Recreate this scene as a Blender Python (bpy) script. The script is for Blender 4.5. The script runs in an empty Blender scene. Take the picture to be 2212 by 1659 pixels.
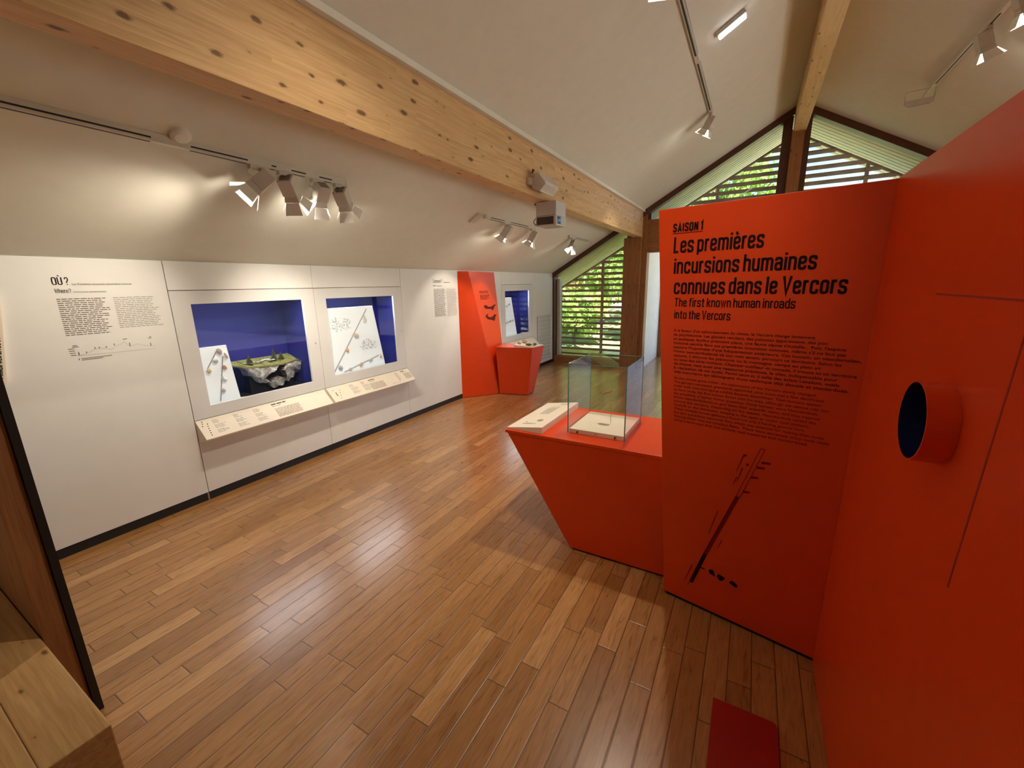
import bpy, bmesh, math, random
import numpy as np
from mathutils import Vector, Matrix, Euler
SC = bpy.context.scene
COL = SC.collection
random.seed(4); RNG = np.random.default_rng(4)

# ------------------------------------------------------------------ camera
YAW, PIT, ROL, FPX = 0.520340555, -0.233035104, -0.0204683224, 899.42625
CAMZ = 1.6
fw = Vector((-math.sin(YAW)*math.cos(PIT), math.cos(YAW)*math.cos(PIT), math.sin(PIT)))
r0 = Vector((math.cos(YAW), math.sin(YAW), 0)); u0 = r0.cross(fw)
rt = math.cos(ROL)*r0 + math.sin(ROL)*u0; up = -math.sin(ROL)*r0 + math.cos(ROL)*u0
cd = bpy.data.cameras.new('camera'); cam = bpy.data.objects.new('camera', cd); COL.objects.link(cam)
cam.matrix_world = Matrix(((rt.x, up.x, -fw.x, 0), (rt.y, up.y, -fw.y, 0), (rt.z, up.z, -fw.z, CAMZ), (0, 0, 0, 1)))
cd.sensor_width = 36; cd.lens = FPX/2212*36; cd.clip_start = 0.02; cd.clip_end = 300
SC.camera = cam

# ------------------------------------------------------------------ light of the day
vs = SC.view_settings
vs.view_transform = 'Standard'; vs.look = 'None'; vs.gamma = 1; vs.use_curve_mapping = False
vs.exposure = 0.85
SC.cycles.use_denoising = True
SC.cycles.max_bounces = 10; SC.cycles.diffuse_bounces = 6; SC.cycles.glossy_bounces = 4
SC.cycles.transmission_bounces = 8; SC.cycles.transparent_max_bounces = 24
SC.cycles.sample_clamp_indirect = 6; SC.cycles.caustics_reflective = False; SC.cycles.caustics_refractive = False
w = bpy.data.worlds.new('world'); SC.world = w; w.use_nodes = True
wn = w.node_tree.nodes; wl = w.node_tree.links
sky = wn.new('ShaderNodeTexSky'); sky.sky_type = 'HOSEK_WILKIE'; sky.turbidity = 4
sky.sun_direction = (0.35, 0.25, 0.9); sky.ground_albedo = 0.4
bg = wn['Background']; bg.inputs[1].default_value = 4.5
wl.new(sky.outputs[0], bg.inputs[0])
sd = bpy.data.lights.new('sun', 'SUN'); sun = bpy.data.objects.new('sun', sd); COL.objects.link(sun)
sd.energy = 13.5; sd.angle = 0.01; sd.color = (1, 0.96, 0.88)
sun.rotation_euler = Vector((0.30, -0.42, 0.85)).to_track_quat('Z', 'Y').to_euler()

WARM = (1.0, 0.86, 0.67)

# ------------------------------------------------------------------ node helpers and materials
def lin(r, g, b):
    f = lambda c: c/12.92 if c <= 0.04045 else ((c+0.055)/1.055)**2.4
    return (f(r/255), f(g/255), f(b/255), 1)
class NT:
    def __init__(self, name):
        self.m = bpy.data.materials.new(name); self.m.use_nodes = True
        self.n = self.m.node_tree.nodes; self.l = self.m.node_tree.links
        self.b = self.n['Principled BSDF']
    def new(self, t, **kw):
        x = self.n.new(t)
        for k, v in kw.items(): setattr(x, k, v)
        return x
    def put(self, sock, v):
        if v is None: return
        if hasattr(v, 'is_output'): self.l.new(v, sock)
        else: sock.default_value = v
    def math(self, op, a, b=None, c=None):
        x = self.new('ShaderNodeMath', operation=op)
        self.put(x.inputs[0], a); self.put(x.inputs[1], b); self.put(x.inputs[2], c)
        return x.outputs[0]
    def mix(self, f, a, b, mode='MIX'):
        x = self.new('ShaderNodeMix', data_type='RGBA', blend_type=mode)
        self.put(x.inputs[0], f); self.put(x.inputs[6], a); self.put(x.inputs[7], b)
        return x.outputs[2]
    def ramp(self, f, stops):
        x = self.new('ShaderNodeValToRGB'); e = x.color_ramp.elements
        while len(e) < len(stops): e.new(0.5)
        for k, (p, c) in enumerate(stops):
            e[k].position = p; e[k].color = c if len(c) == 4 else (*c, 1)
        self.put(x.inputs[0], f); return x.outputs[0]
    def pos(self):
        return self.new('ShaderNodeTexCoord').outputs['Object']
    def sep(self, v):
        x = self.new('ShaderNodeSeparateXYZ'); self.l.new(v, x.inputs[0]); return x.outputs
    def comb(self, x, y, z):
        c = self.new('ShaderNodeCombineXYZ')
        for s, v in zip(c.inputs, (x, y, z)): self.put(s, v)
        return c.outputs[0]
    def noise(self, v, scale=5, detail=3, rough=0.5, dist=0):
        x = self.new('ShaderNodeTexNoise'); self.put(x.inputs['Vector'], v)
        x.inputs['Scale'].default_value = scale; x.inputs['Detail'].default_value = detail
        x.inputs['Roughness'].default_value = rough; x.inputs['Distortion'].default_value = dist
        return x.outputs['Fac']
    def bump(self, h, strength=0.2, dist=0.01):
        x = self.new('ShaderNodeBump'); x.inputs['Strength'].default_value = strength
        x.inputs['Distance'].default_value = dist
        self.l.new(h, x.inputs['Height']); self.l.new(x.outputs[0], self.b.inputs['Normal'])

def plain(name, col, rough=0.6, metal=0, spec=0.5, var=0.04, scale=9, bump=0, coat=0):
    t = NT(name); c = col if len(col) == 4 else (*col, 1)
    f = t.noise(t.pos(), scale, 4)
    lo = tuple(max(0, x*(1-var)) for x in c[:3]) + (1,); hi = tuple(min(1, x*(1+var)) for x in c[:3]) + (1,)
    t.put(t.b.inputs['Base Color'], t.ramp(f, [(0.3, lo), (0.7, hi)]))
    t.b.inputs['Roughness'].default_value = rough; t.b.inputs['Metallic'].default_value = metal
    t.b.inputs['Specular IOR Level'].default_value = spec
    if coat: t.b.inputs['Coat Weight'].default_value = coat; t.b.inputs['Coat Roughness'].default_value = 0.15
    if bump: t.bump(t.noise(t.pos(), 260, 2), bump, 0.002)
    return t.m

def emit(name, col, s):
    t = NT(name); t.b.inputs['Base Color'].default_value = (*col, 1)
    t.b.inputs['Emission Color'].default_value = (*col, 1); t.b.inputs['Emission Strength'].default_value = s
    return t.m

def glass(name, tint=(0.97, 0.99, 0.98), f0=0.026, rough=0.0):
    t = NT(name); t.n.remove(t.b)
    tr = t.new('ShaderNodeBsdfTransparent'); tr.inputs[0].default_value = (*tint, 1)
    gl = t.new('ShaderNodeBsdfGlossy'); gl.inputs['Roughness'].default_value = rough
    lw = t.new('ShaderNodeLayerWeight'); lw.inputs[0].default_value = 0.5
    f = t.math('ADD', f0, t.math('MULTIPLY', 1-f0, t.math('POWER', lw.outputs['Facing'], 5.0)))
    mx = t.new('ShaderNodeMixShader')
    t.l.new(f, mx.inputs[0]); t.l.new(tr.outputs[0], mx.inputs[1]); t.l.new(gl.outputs[0], mx.inputs[2])
    t.l.new(mx.outputs[0], t.n['Material Output'].inputs[0])
    return t.m

def plank_floor():
    t = NT('oak_planks'); x, y, z = t.sep(t.pos())
    W = 0.0872
    u = t.math('DIVIDE', t.math('ADD', x, 10*W + 0.0285), W)
    row = t.math('FLOOR', u); fx = t.math('FRACT', u)
    wn1 = t.new('ShaderNodeTexWhiteNoise', noise_dimensions='1D'); t.put(wn1.inputs['W'], row)
    r1 = wn1.outputs['Value']
    L = t.math('ADD', 0.42, t.math('MULTIPLY', r1, 0.42))
    v = t.math('ADD', t.math('DIVIDE', y, L), t.math('MULTIPLY', r1, 37.7))
    co = t.math('FLOOR', v); fy = t.math('FRACT', v)
    wn2 = t.new('ShaderNodeTexWhiteNoise', noise_dimensions='2D'); t.put(wn2.inputs['Vector'], t.comb(row, co, 0))
    r2 = wn2.outputs['Value']
    ex = t.math('MULTIPLY', t.math('MINIMUM', fx, t.math('SUBTRACT', 1, fx)), W)
    ey = t.math('MULTIPLY', t.math('MINIMUM', fy, t.math('SUBTRACT', 1, fy)), L)
    e = t.math('MINIMUM', ex, ey)
    g = t.new('ShaderNodeMapRange'); g.inputs[1].default_value = 0.0007; g.inputs[2].default_value = 0.0024
    t.put(g.inputs[0], e); gap = g.outputs[0]
    gv = t.comb(t.math('MULTIPLY', x, 16), t.math('MULTIPLY', y, 1.6), t.math('MULTIPLY', r2, 40))
    grain = t.noise(gv, 3.2, 6, 0.62, 1.4)
    fine = t.noise(t.comb(t.math('MULTIPLY', x, 90), t.math('MULTIPLY', y, 5), t.math('MULTIPLY', r2, 40)), 4, 3, 0.6)
    base = t.ramp(r2, [(0, (0.36, 0.172, 0.052)), (0.4, (0.44, 0.218, 0.070)), (0.85, (0.49, 0.252, 0.086)), (1, (0.60, 0.34, 0.14))])
    dark = t.mix(1.0, base, (0.70, 0.63, 0.54, 1), 'MULTIPLY')
    c1 = t.mix(t.ramp(grain, [(0.36, (0, 0, 0)), (0.62, (1, 1, 1))]), dark, base)
    c2 = t.mix(t.math('MULTIPLY', t.ramp(fine, [(0.35, (1, 1, 1)), (0.55, (0, 0, 0))]), 0.28), c1, dark)
    vo = t.new('ShaderNodeTexVoronoi'); t.put(vo.inputs['Vector'], t.comb(t.math('MULTIPLY', x, 3.6), t.math('MULTIPLY', y, 2.2), 0)); vo.inputs['Scale'].default_value = 1
    kn = t.math('LESS_THAN', t.math('ADD', vo.outputs['Distance'], t.math('MULTIPLY', t.noise(t.pos(), 60, 2), 0.05)), 0.062)
    sel = t.math('GREATER_THAN', t.sep(vo.outputs['Color'])[0], 0.62)
    c3 = t.mix(t.math('MULTIPLY', t.math('MULTIPLY', kn, sel), 0.75), c2, (0.06, 0.025, 0.01, 1))
    c4 = t.mix(gap, (0.05, 0.02, 0.008, 1), c3)
    t.put(t.b.inputs['Base Color'], c4)
    t.put(t.b.inputs['Roughness'], t.math('ADD', 0.21, t.math('MULTIPLY', grain, 0.17)))
    t.b.inputs['Specular IOR Level'].default_value = 0.5; t.b.inputs['Coat Weight'].default_value = 0.6; t.b.inputs['Coat Roughness'].default_value = 0.22
    bv = t.new('ShaderNodeMapRange'); bv.inputs[1].default_value = 0.0; bv.inputs[2].default_value = 0.006; bv.interpolation_type = 'SMOOTHSTEP'
    t.put(bv.inputs[0], e)
    h = t.math('ADD', bv.outputs[0], t.math('MULTIPLY', grain, 0.10))
    t.bump(h, 0.35, 0.0035)
    return t.m

def timber(name, light, dark, axis=1, knots=1.0, lam=0.042, knotcol=(0.10, 0.045, 0.015, 1), rough=0.55, kscale=1.0):
    t = NT(name); p = t.sep(t.pos())
    a = p[axis]; o = [p[i] for i in range(3) if i != axis]
    s, q = o[0], o[1]
    # laminations across q (the last of the other axes)
    row = t.math('FLOOR', t.math('DIVIDE', q, lam)) if lam else 0.0
    wn1 = t.new('ShaderNodeTexWhiteNoise', noise_dimensions='1D'); t.put(wn1.inputs['W'], row); r1 = wn1.outputs['Value']
    seg = t.math('FLOOR', t.math('ADD', t.math('DIVIDE', a, 0.9), t.math('MULTIPLY', r1, 9)))
    wn2 = t.new('ShaderNodeTexWhiteNoise', noise_dimensions='2D'); t.put(wn2.inputs['Vector'], t.comb(row, seg, 0)); r2 = wn2.outputs['Value']
    gv = t.comb(t.math('MULTIPLY', a, 1.3), t.math('ADD', t.math('MULTIPLY', q, 30), t.math('MULTIPLY', r2, 11)), t.math('MULTIPLY', s, 30))
    grain = t.noise(gv, 2.0, 5, 0.6, 1.0)
    c = t.mix(t.ramp(grain, [(0.34, (0, 0, 0)), (0.66, (1, 1, 1))]), dark, light)
    c = t.mix(t.math('MULTIPLY', r2, 0.30), c, tuple(min(1, v*1.25) for v in light[:3]) + (1,))
    vo = t.new('ShaderNodeTexVoronoi', voronoi_dimensions='2D'); vo.inputs['Scale'].default_value = 1
    nn = t.sep(t.new('ShaderNodeTexCoord').outputs['Normal']); on = [nn[i] for i in range(3) if i != axis]
    sel = t.math('GREATER_THAN', t.math('ABSOLUTE', on[1]), t.math('ABSOLUTE', on[0]))
    cr = t.math('ADD', t.math('MULTIPLY', s, sel), t.math('MULTIPLY', q, t.math('SUBTRACT', 1, sel)))
    t.put(vo.inputs['Vector'], t.comb(t.math('MULTIPLY', a, 4.6*kscale), t.math('MULTIPLY', cr, 10.5*kscale), 0))
    rv = t.sep(vo.outputs['Color'])
    rad = t.math('MULTIPLY', t.math('SUBTRACT', rv[1], 0.25), 0.20*knots)
    d = t.math('ADD', vo.outputs['Distance'], t.math('MULTIPLY', t.math('SUBTRACT', t.noise(t.pos(), 45, 2), 0.5), 0.12))
    kf = t.new('ShaderNodeMapRange'); t.put(kf.inputs[0], t.math('SUBTRACT', rad, d)); kf.inputs[1].default_value = -0.02; kf.inputs[2].default_value = 0.05
    halo = t.new('ShaderNodeMapRange'); t.put(halo.inputs[0], t.math('SUBTRACT', rad, d)); halo.inputs[1].default_value = -0.16; halo.inputs[2].default_value = 0.02
    c = t.mix(t.math('MULTIPLY', halo.outputs[0], 0.25), c, dark)
    c = t.mix(t.math('MULTIPLY', kf.outputs[0], 0.85), c, knotcol)
    if lam:
        fq = t.math('FRACT', t.math('DIVIDE', q, lam))
        ed = t.math('MINIMUM', fq, t.math('SUBTRACT', 1, fq))
        c = t.mix(t.math('MULTIPLY', t.math('LESS_THAN', ed, 0.025), 0.35), c, dark)
    t.put(t.b.inputs['Base Color'], c); t.b.inputs['Roughness'].default_value = rough
    t.b.inputs['Specular IOR Level'].default_value = 0.3
    t.bump(grain, 0.12, 0.003)
    return t.m

def soffit_mat():
    t = NT('larch_boards'); x, y, z = t.sep(t.pos())
    n = t.noise(t.comb(t.math('MULTIPLY', x, 2), t.math('MULTIPLY', y, 40), z), 3, 3)
    t.put(t.b.inputs['Base Color'], t.ramp(n, [(0.3, (0.66, 0.60, 0.38)), (0.7, (0.82, 0.76, 0.52))]))
    t.b.inputs['Roughness'].default_value = 0.8
    return t.m

def leaf_mat(name, a, b):
    t = NT(name)
    n = t.noise(t.pos(), 1.3, 4)
    c = t.ramp(n, [(0.35, a), (0.65, b)])
    t.put(t.b.inputs['Base Color'], c); t.b.inputs['Roughness'].default_value = 0.6
    df = t.new('ShaderNodeBsdfTranslucent'); t.l.new(c, df.inputs[0])
    mx = t.new('ShaderNodeMixShader'); mx.inputs[0].default_value = 0.45
    t.l.new(t.b.outputs[0], mx.inputs[1]); t.l.new(df.outputs[0], mx.inputs[2])
    t.l.new(mx.outputs[0], t.n['Material Output'].inputs[0])
    return t.m

def rock_mat():
    t = NT('model_rock'); p = t.pos()
    n = t.noise(p, 22, 6, 0.65, 0.6)
    t.put(t.b.inputs['Base Color'], t.ramp(n, [(0.30, (0.13, 0.11, 0.08)), (0.46, (0.52, 0.50, 0.45)), (0.60, (0.88, 0.87, 0.84))]))
    t.b.inputs['Roughness'].default_value = 0.85
    t.bump(n, 0.8, 0.02); return t.m

M = dict(
    floor=plank_floor(),
    ceil=plain('ceiling_plaster', (0.735, 0.735, 0.665), 0.85, spec=0.2, var=0.02, bump=0.08),
    wall=plain('white_board', (0.775, 0.785, 0.785), 0.55, spec=0.3, var=0.012, bump=0.03),
    frame=plain('white_case_front', (0.71, 0.72, 0.735), 0.5, spec=0.3, var=0.012),
    orange=plain('orange_laminate', (0.72, 0.058, 0.007), 0.29, spec=0.4, var=0.02, bump=0.05),
    black=plain('black_paint', (0.010, 0.009, 0.010), 0.55),
    ink=plain('dark_ink', (0.018, 0.006, 0.009), 0.7, spec=0.1),
    ink2=plain('brown_ink', (0.10, 0.012, 0.008), 0.7, spec=0.1),
    grey_ink=plain('grey_ink', (0.16, 0.12, 0.10), 0.7, spec=0.1),
    pale_ink=plain('pale_ink', (0.36, 0.33, 0.31), 0.8, spec=0.1),
    redink=plain('dark_red_ink', (0.20, 0.010, 0.003), 0.6, spec=0.1),
    blue=plain('case_blue', (0.020, 0.022, 0.20), 0.6, spec=0.3),
    blackcloth=plain('black_cloth', (0.012, 0.011, 0.012), 0.9, spec=0.1),
    beam=timber('spruce_glulam', (0.68, 0.46, 0.235, 1), (0.50, 0.30, 0.13, 1), 1, 1.0, 0.042),
    ridge=timber('spruce_beam', (0.72, 0.52, 0.25, 1), (0.56, 0.38, 0.16, 1), 1, 0.7, 0.0),
    post=timber('stained_post', (0.36, 0.165, 0.065, 1), (0.22, 0.09, 0.03, 1), 2, 0.8, 0.0),
    lintel=timber('stained_lintel', (0.34, 0.16, 0.062, 1), (0.22, 0.09, 0.03, 1), 0, 0.6, 0.0),
    trim=plain('brown_stain', (0.085, 0.028, 0.014), 0.5, var=0.15, scale=14),
    railw=timber('raw_timber', (0.52, 0.34, 0.15, 1), (0.37, 0.21, 0.08, 1), 0, 0.75, 0.0, kscale=1.25),
    darkw=timber('dark_timber', (0.36, 0.17, 0.07, 1), (0.24, 0.10, 0.04, 1), 2, 0.9, 0.0),
    louvre=plain('weathered_slat', (0.44, 0.36, 0.275), 0.75, var=0.2, scale=6),
    soffit=soffit_mat(),
    track=plain('white_track', (0.62, 0.59, 0.53), 0.4),
    lamp=plain('white_lamp_shell', (0.60, 0.57, 0.53), 0.42),
    flap=plain('white_flap', (0.85, 0.84, 0.80), 0.45),
    silver=plain('silver_shell', (0.56, 0.53, 0.51), 0.4, metal=0.15),
    grille=plain('dark_grille', (0.05, 0.035, 0.025), 0.6, var=0.5, scale=300),
    rubber=plain('black_cable', (0.01, 0.01, 0.01), 0.5),
    lens=emit('lamp_glow', (1.0, 0.88, 0.70), 70),
    led=emit('led_glow', (0.95, 0.98, 1.0), 5),
    board=emit('lit_board', (0.84, 0.88, 0.90), 0.16),
    glass=glass('clear_glass'),
    cglass=glass('case_glass', (0.95, 0.97, 0.98), 0.014),
    edge=plain('green_glass_edge', (0.10, 0.26, 0.22), 0.15, spec=0.8),
    cream=plain('cream_board', (0.82, 0.745, 0.63), 0.6, spec=0.25, var=0.015),
    steel=plain('steel', (0.5, 0.5, 0.5), 0.3, metal=0.9),
    brass=plain('brass_rod', (0.45, 0.33, 0.16), 0.35, metal=0.8),
    shard=plain('brown_flint', (0.26, 0.12, 0.06), 0.5, var=0.3, scale=60),
    rock=rock_mat(),
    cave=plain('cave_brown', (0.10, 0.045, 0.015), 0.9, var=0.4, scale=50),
    moss=plain('model_grass', (0.21, 0.20, 0.060), 0.95, var=0.35, scale=70),
    fir=plain('model_fir', (0.060, 0.070, 0.025), 0.95, var=0.5, scale=120),
    red=plain('red_plate', (0.34, 0.012, 0.006), 0.4),
    lawn=plain('lawn', (0.26, 0.30, 0.12), 0.95, var=0.4, scale=3),
    bark=plain('bark', (0.22, 0.17, 0.12), 0.9, var=0.3),
    brick=plain('brick_red', (0.55, 0.20, 0.11), 0.8, var=0.1),
    whitewash=plain('whitewash', (0.80, 0.82, 0.84), 0.7),
    paving=plain('pale_paving', (0.55, 0.54, 0.51), 0.9, var=0.1),
    roof=plain('roof_sheet', (0.22, 0.20, 0.18), 0.8),
    stone1=plain('pale_limestone', (0.50, 0.42, 0.32), 0.8, var=0.2, scale=40),
    stone2=plain('grey_flint', (0.16, 0.14, 0.09), 0.6, var=0.4, scale=50),
    leafA=leaf_mat('leaf_bright', (0.27, 0.42, 0.085), (0.46, 0.62, 0.18)),
    leafB=leaf_mat('leaf_mid', (0.17, 0.31, 0.070), (0.34, 0.50, 0.14)),
)

# ------------------------------------------------------------------ mesh helpers
def bm_new(): return bmesh.new()
def bx(bm, x0, x1, y0, y1, z0, z1, mat=None):
    P = [Vector((x, y, z)) for x in (x0, x1) for y in (y0, y1) for z in (z0, z1)]
    if mat is not None: P = [mat @ p for p in P]
    v = [bm.verts.new(p) for p in P]
    for f in ((0, 1, 3, 2), (4, 6, 7, 5), (0, 4, 5, 1), (2, 3, 7, 6), (0, 2, 6, 4), (1, 5, 7, 3)):
        bm.faces.new([v[i] for i in f])
def prism(bm, poly, ext):
    """solid from a planar polygon (3D points) pushed along ext"""
    e = Vector(ext); a = [bm.verts.new(Vector(p)) for p in poly]; b = [bm.verts.new(Vector(p)+e) for p in poly]
    bm.faces.new(a); bm.faces.new(list(reversed(b)))
    n = len(a)
    for i in range(n): bm.faces.new([a[i], b[i], b[(i+1) % n], a[(i+1) % n]])
def loft(bm, A, B):
    a = [bm.verts.new(Vector(p)) for p in A]; b = [bm.verts.new(Vector(p)) for p in B]
    bm.faces.new(a); bm.faces.new(list(reversed(b))); n = len(a)
    for i in range(n): bm.faces.new([a[i], b[i], b[(i+1) % n], a[(i+1) % n]])
def face(bm, pts): bm.faces.new([bm.verts.new(Vector(p)) for p in pts])
def frame_of(d):
    d = Vector(d).normalized(); h = Vector((0, 0, 1)) if abs(d.z) < 0.9 else Vector((0, 1, 0))
    x = h.cross(d).normalized(); y = d.cross(x)
    return Matrix((x, y, d)).transposed()
def tube(bm, pts, r, seg=10, cap=True):
    rings = []; pts = [Vector(p) for p in pts]
    rr = r if hasattr(r, '__len__') else [r]*len(pts)
    for i, p in enumerate(pts):
        d = pts[min(i+1, len(pts)-1)] - pts[max(i-1, 0)]
        R = frame_of(d)
        rings.append([bm.verts.new(p + R @ Vector((math.cos(a)*rr[i], math.sin(a)*rr[i], 0))) for a in [2*math.pi*k/seg for k in range(seg)]])
    for a, b in zip(rings, rings[1:]):
        for k in range(seg): bm.faces.new([a[k], a[(k+1) % seg], b[(k+1) % seg], b[k]])
    if cap: bm.faces.new(list(reversed(rings[0]))); bm.faces.new(rings[-1])
def obj(name, bm, mat, parent=None, smooth=False, bevel=0):
    bmesh.ops.recalc_face_normals(bm, faces=bm.faces[:])
    me = bpy.data.meshes.new(name); bm.to_mesh(me); bm.free()
    if smooth: me.polygons.foreach_set('use_smooth', [True]*len(me.polygons))
    return link(name, me, mat, parent, bevel)
def link(name, me, mat, parent=None, bevel=0):
    o = bpy.data.objects.new(name, me); COL.objects.link(o)
    if mat is not None and not me.materials: me.materials.append(M[mat] if isinstance(mat, str) else mat)
    if parent is not None: adopt(o, parent)
    if bevel:
        b = o.modifiers.new('bevel', 'BEVEL'); b.width = bevel; b.segments = 2; b.limit_method = 'ANGLE'
    return o
def wmat(o):
    m = o.matrix_basis.copy()
    return (wmat(o.parent) @ o.matrix_parent_inverse @ m) if o.parent else m
def adopt(o, p):
    o.parent = p; o.matrix_parent_inverse = wmat(p).inverted()
def thing(name, label, cat, loc, group=None):
    o = bpy.data.objects.new(name, None); COL.objects.link(o); o.location = loc; o.empty_display_size = 0.05
    return tag(o, label, cat, group)
def tag(o, label, cat, group=None):
    o['label'] = label; o['category'] = cat
    if group: o['group'] = group
    return o
def struct(o, label=None):
    o['kind'] = 'structure'
    if label: o['label'] = label
    return o
def box_obj(name, x0, x1, y0, y1, z0, z1, mat, parent=None, bevel=0):
    bm = bm_new(); bx(bm, x0, x1, y0, y1, z0, z1); return obj(name, bm, mat, parent, bevel=bevel)

FONT = {}
def lettering(name, lines, mat, parent, origin, U, V, lift=0.0008):
    """lines: (text, u, v, size, width or None, bold).  One mesh of flat letters on the plane origin + u*U + v*V."""
    U = Vector(U).normalized(); V = Vector(V).normalized(); Nn = U.cross(V).normalized()
    vs_, fs_ = [], []
    for (s, u, v, size, width, bold) in lines:
        c = bpy.data.curves.new('txt', 'FONT'); c.body = s; c.size = 1; c.offset = bold; c.resolution_u = 3; c.dimensions = '2D'; c.fill_mode = 'FRONT'
        to = bpy.data.objects.new('txt', c); COL.objects.link(to)
        dg = bpy.context.evaluated_depsgraph_get(); me = bpy.data.meshes.new_from_object(to.evaluated_get(dg))
        n = len(me.vertices); co = np.empty(n*3); me.vertices.foreach_get('co', co); co = co.reshape(-1, 3)
        x0, x1 = co[:, 0].min(), co[:, 0].max()
        sx = width/(x1-x0) if width else size
        b = len(vs_)
        for q in co:
            vs_.append(Vector(origin) + U*(u + (q[0]-x0)*sx) + V*(v + q[1]*size) + Nn*lift)
        for p in me.polygons: fs_.append([b+i for i in p.vertices])
        bpy.data.objects.remove(to); bpy.data.meshes.remove(me); bpy.data.curves.remove(c)
    me = bpy.data.meshes.new(name); me.from_pydata(vs_, [], fs_)
    return link(name, me, mat, parent)
B_, X_, A_, D_ = 0.06, 0.685, 0.94, -0.20; n_ = 0.31; T_ = 0.745
def box_(w, t): return [(0, B_), (w, B_), (w, t), (0, t)]
GL = {   # centre lines: (points, closed, corner radius); advance width
 'n': ([([(0, 0), (0, T_)], 0, 0), ([(0, .45), (0, X_), (n_, X_), (n_, 0)], 0, .15)], n_),
 'h': ([([(0, 0), (0, 1)], 0, 0), ([(0, .45), (0, X_), (n_, X_), (n_, 0)], 0, .15)], n_),
 'm': ([([(0, 0), (0, T_)], 0, 0), ([(0, .45), (0, X_), (.28, X_), (.28, 0)], 0, .13), ([(.28, .45), (.28, X_), (.56, X_), (.56, 0)], 0, .13)], .56),
 'u': ([([(n_, 0), (n_, T_)], 0, 0), ([(0, T_), (0, B_), (n_, B_), (n_, .3)], 0, .15)], n_),
 'i': ([([(0, 0), (0, T_)], 0, 0), ([(0, .85), (0, .98)], 0, 0)], 0.0),
 'l': ([([(0, 0), (0, 1)], 0, 0)], 0.0),
 'e': ([([(n_, .23), (n_, B_), (0, B_), (0, X_), (n_, X_), (n_, .38), (0, .38)], 0, .14)], n_),
 'c': ([([(n_, .26), (n_, B_), (0, B_), (0, X_), (n_, X_), (n_, .49)], 0, .14)], n_),
 'o': ([(box_(n_, X_), 1, .14)], n_),
 's': ([([(n_, .52), (n_, X_), (0, X_), (0, .41), (n_, .33), (n_, B_), (0, B_), (0, .23)], 0, .12)], n_),
 'r': ([([(0, 0), (0, T_)], 0, 0), ([(0, .42), (0, X_), (.21, X_)], 0, .13)], .155),
 'p': ([([(0, D_), (0, T_)], 0, 0), (box_(n_, X_), 1, .14)], n_),
 'd': ([([(n_, 0), (n_, 1)], 0, 0), (box_(n_, X_), 1, .14)], n_),
 'a': ([([(0, .54), (0, X_), (n_, X_), (n_, 0)], 0, .14), ([(n_, .41), (0, .41), (0, B_), (n_, B_), (n_, .2)], 0, .12)], n_),
 't': ([([(.09, .93), (.09, B_), (.26, B_)], 0, .12), ([(-.03, X_), (.25, X_)], 0, 0)], .22),
 'f': ([([(.09, 0), (.09, A_), (.27, A_)], 0, .12), ([(-.03, X_), (.25, X_)], 0, 0)], .22),
 'k': ([([(0, 0), (0, 1)], 0, 0), ([(n_, T_), (.03, .33)], 0, 0), ([(.12, .44), (n_+.02, 0)], 0, 0)], n_),
 'w': ([([(0, T_), (.12, .02), (.24, .70), (.36, .02), (.48, T_)], 0, 0)], .48),
 'L': ([([(0, 1), (0, B_), (.29, B_)], 0, 0)], .28),
 'V': ([([(0, 1), (.20, .02), (.40, 1)], 0, 0)], .40),
 'T': ([([(0, A_), (.40, A_)], 0, 0), ([(.20, 0), (.20, 1)], 0, 0)], .40),
 'S': ([([(.33, .72), (.33, A_), (0, A_), (0, .55), (.33, .45), (.33, B_), (0, B_), (0, .28)], 0, .14)], .33),
 'A': ([([(0, 0), (.19, .99), (.38, 0)], 0, 0), ([(.07, .27), (.31, .27)], 0, 0)], .38),
 'I': ([([(0, 0), (0, 1)], 0, 0)], 0.0),
 'O': ([(box_(.34, A_), 1, .15)], .34),
 'Q': ([(box_(.34, A_), 1, .15), ([(.22, .2), (.38, -.06)], 0, 0)], .34),
 'N': ([([(0, 0), (0, 1)], 0, 0), ([(0, .97), (.34, .03)], 0, 0), ([(.34, 0), (.34, 1)], 0, 0)], .34),
 'M': ([([(0, 0), (0, 1)], 0, 0), ([(0, .97), (.21, .25), (.42, .97)], 0, 0), ([(.42, 0), (.42, 1)], 0, 0)], .42),
 'P': ([([(0, 0), (0, 1)], 0, 0), ([(0, A_), (.33, A_), (.33, .42), (0, .42)], 0, .13)], .33),
 'R': ([([(0, 0), (0, 1)], 0, 0), ([(0, A_), (.33, A_), (.33, .46), (0, .46)], 0, .13), ([(.17, .46), (.34, 0)], 0, 0)], .34),
 'D': ([([(0, B_), (.33, B_), (.33, A_), (0, A_)], 1, .13)], .33),
 'U': ([([(0, 1), (0, B_), (.34, B_), (.34, 1)], 0, .15)], .34),
 'X': ([([(0, 0), (.36, 1)], 0, 0), ([(0, 1), (.36, 0)], 0, 0)], .36),
 'E': ([([(.30, A_), (0, A_), (0, B_), (.30, B_)], 0, 0), ([(0, .51), (.26, .51)], 0, 0)], .29),
 'H': ([([(0, 0), (0, 1)], 0, 0), ([(.34, 0), (.34, 1)], 0, 0), ([(0, .5), (.34, .5)], 0, 0)], .34),
 'C': ([([(.33, .30), (.33, B_), (0, B_), (0, A_), (.33, A_), (.33, .70)], 0, .15)], .33),
 'W': ([([(0, 1), (.14, .02), (.28, .92), (.42, .02), (.56, 1)], 0, 0)], .56),
 '1': ([([(.0, .76), (.15, .96), (.15, 0)], 0, 0)], .15),
 '?': ([([(0, .72), (0, A_), (.31, A_), (.31, .58), (.155, .42), (.155, .27)], 0, .12), ([(.155, 0), (.155, .13)], 0, 0)], .31),
}
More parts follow.
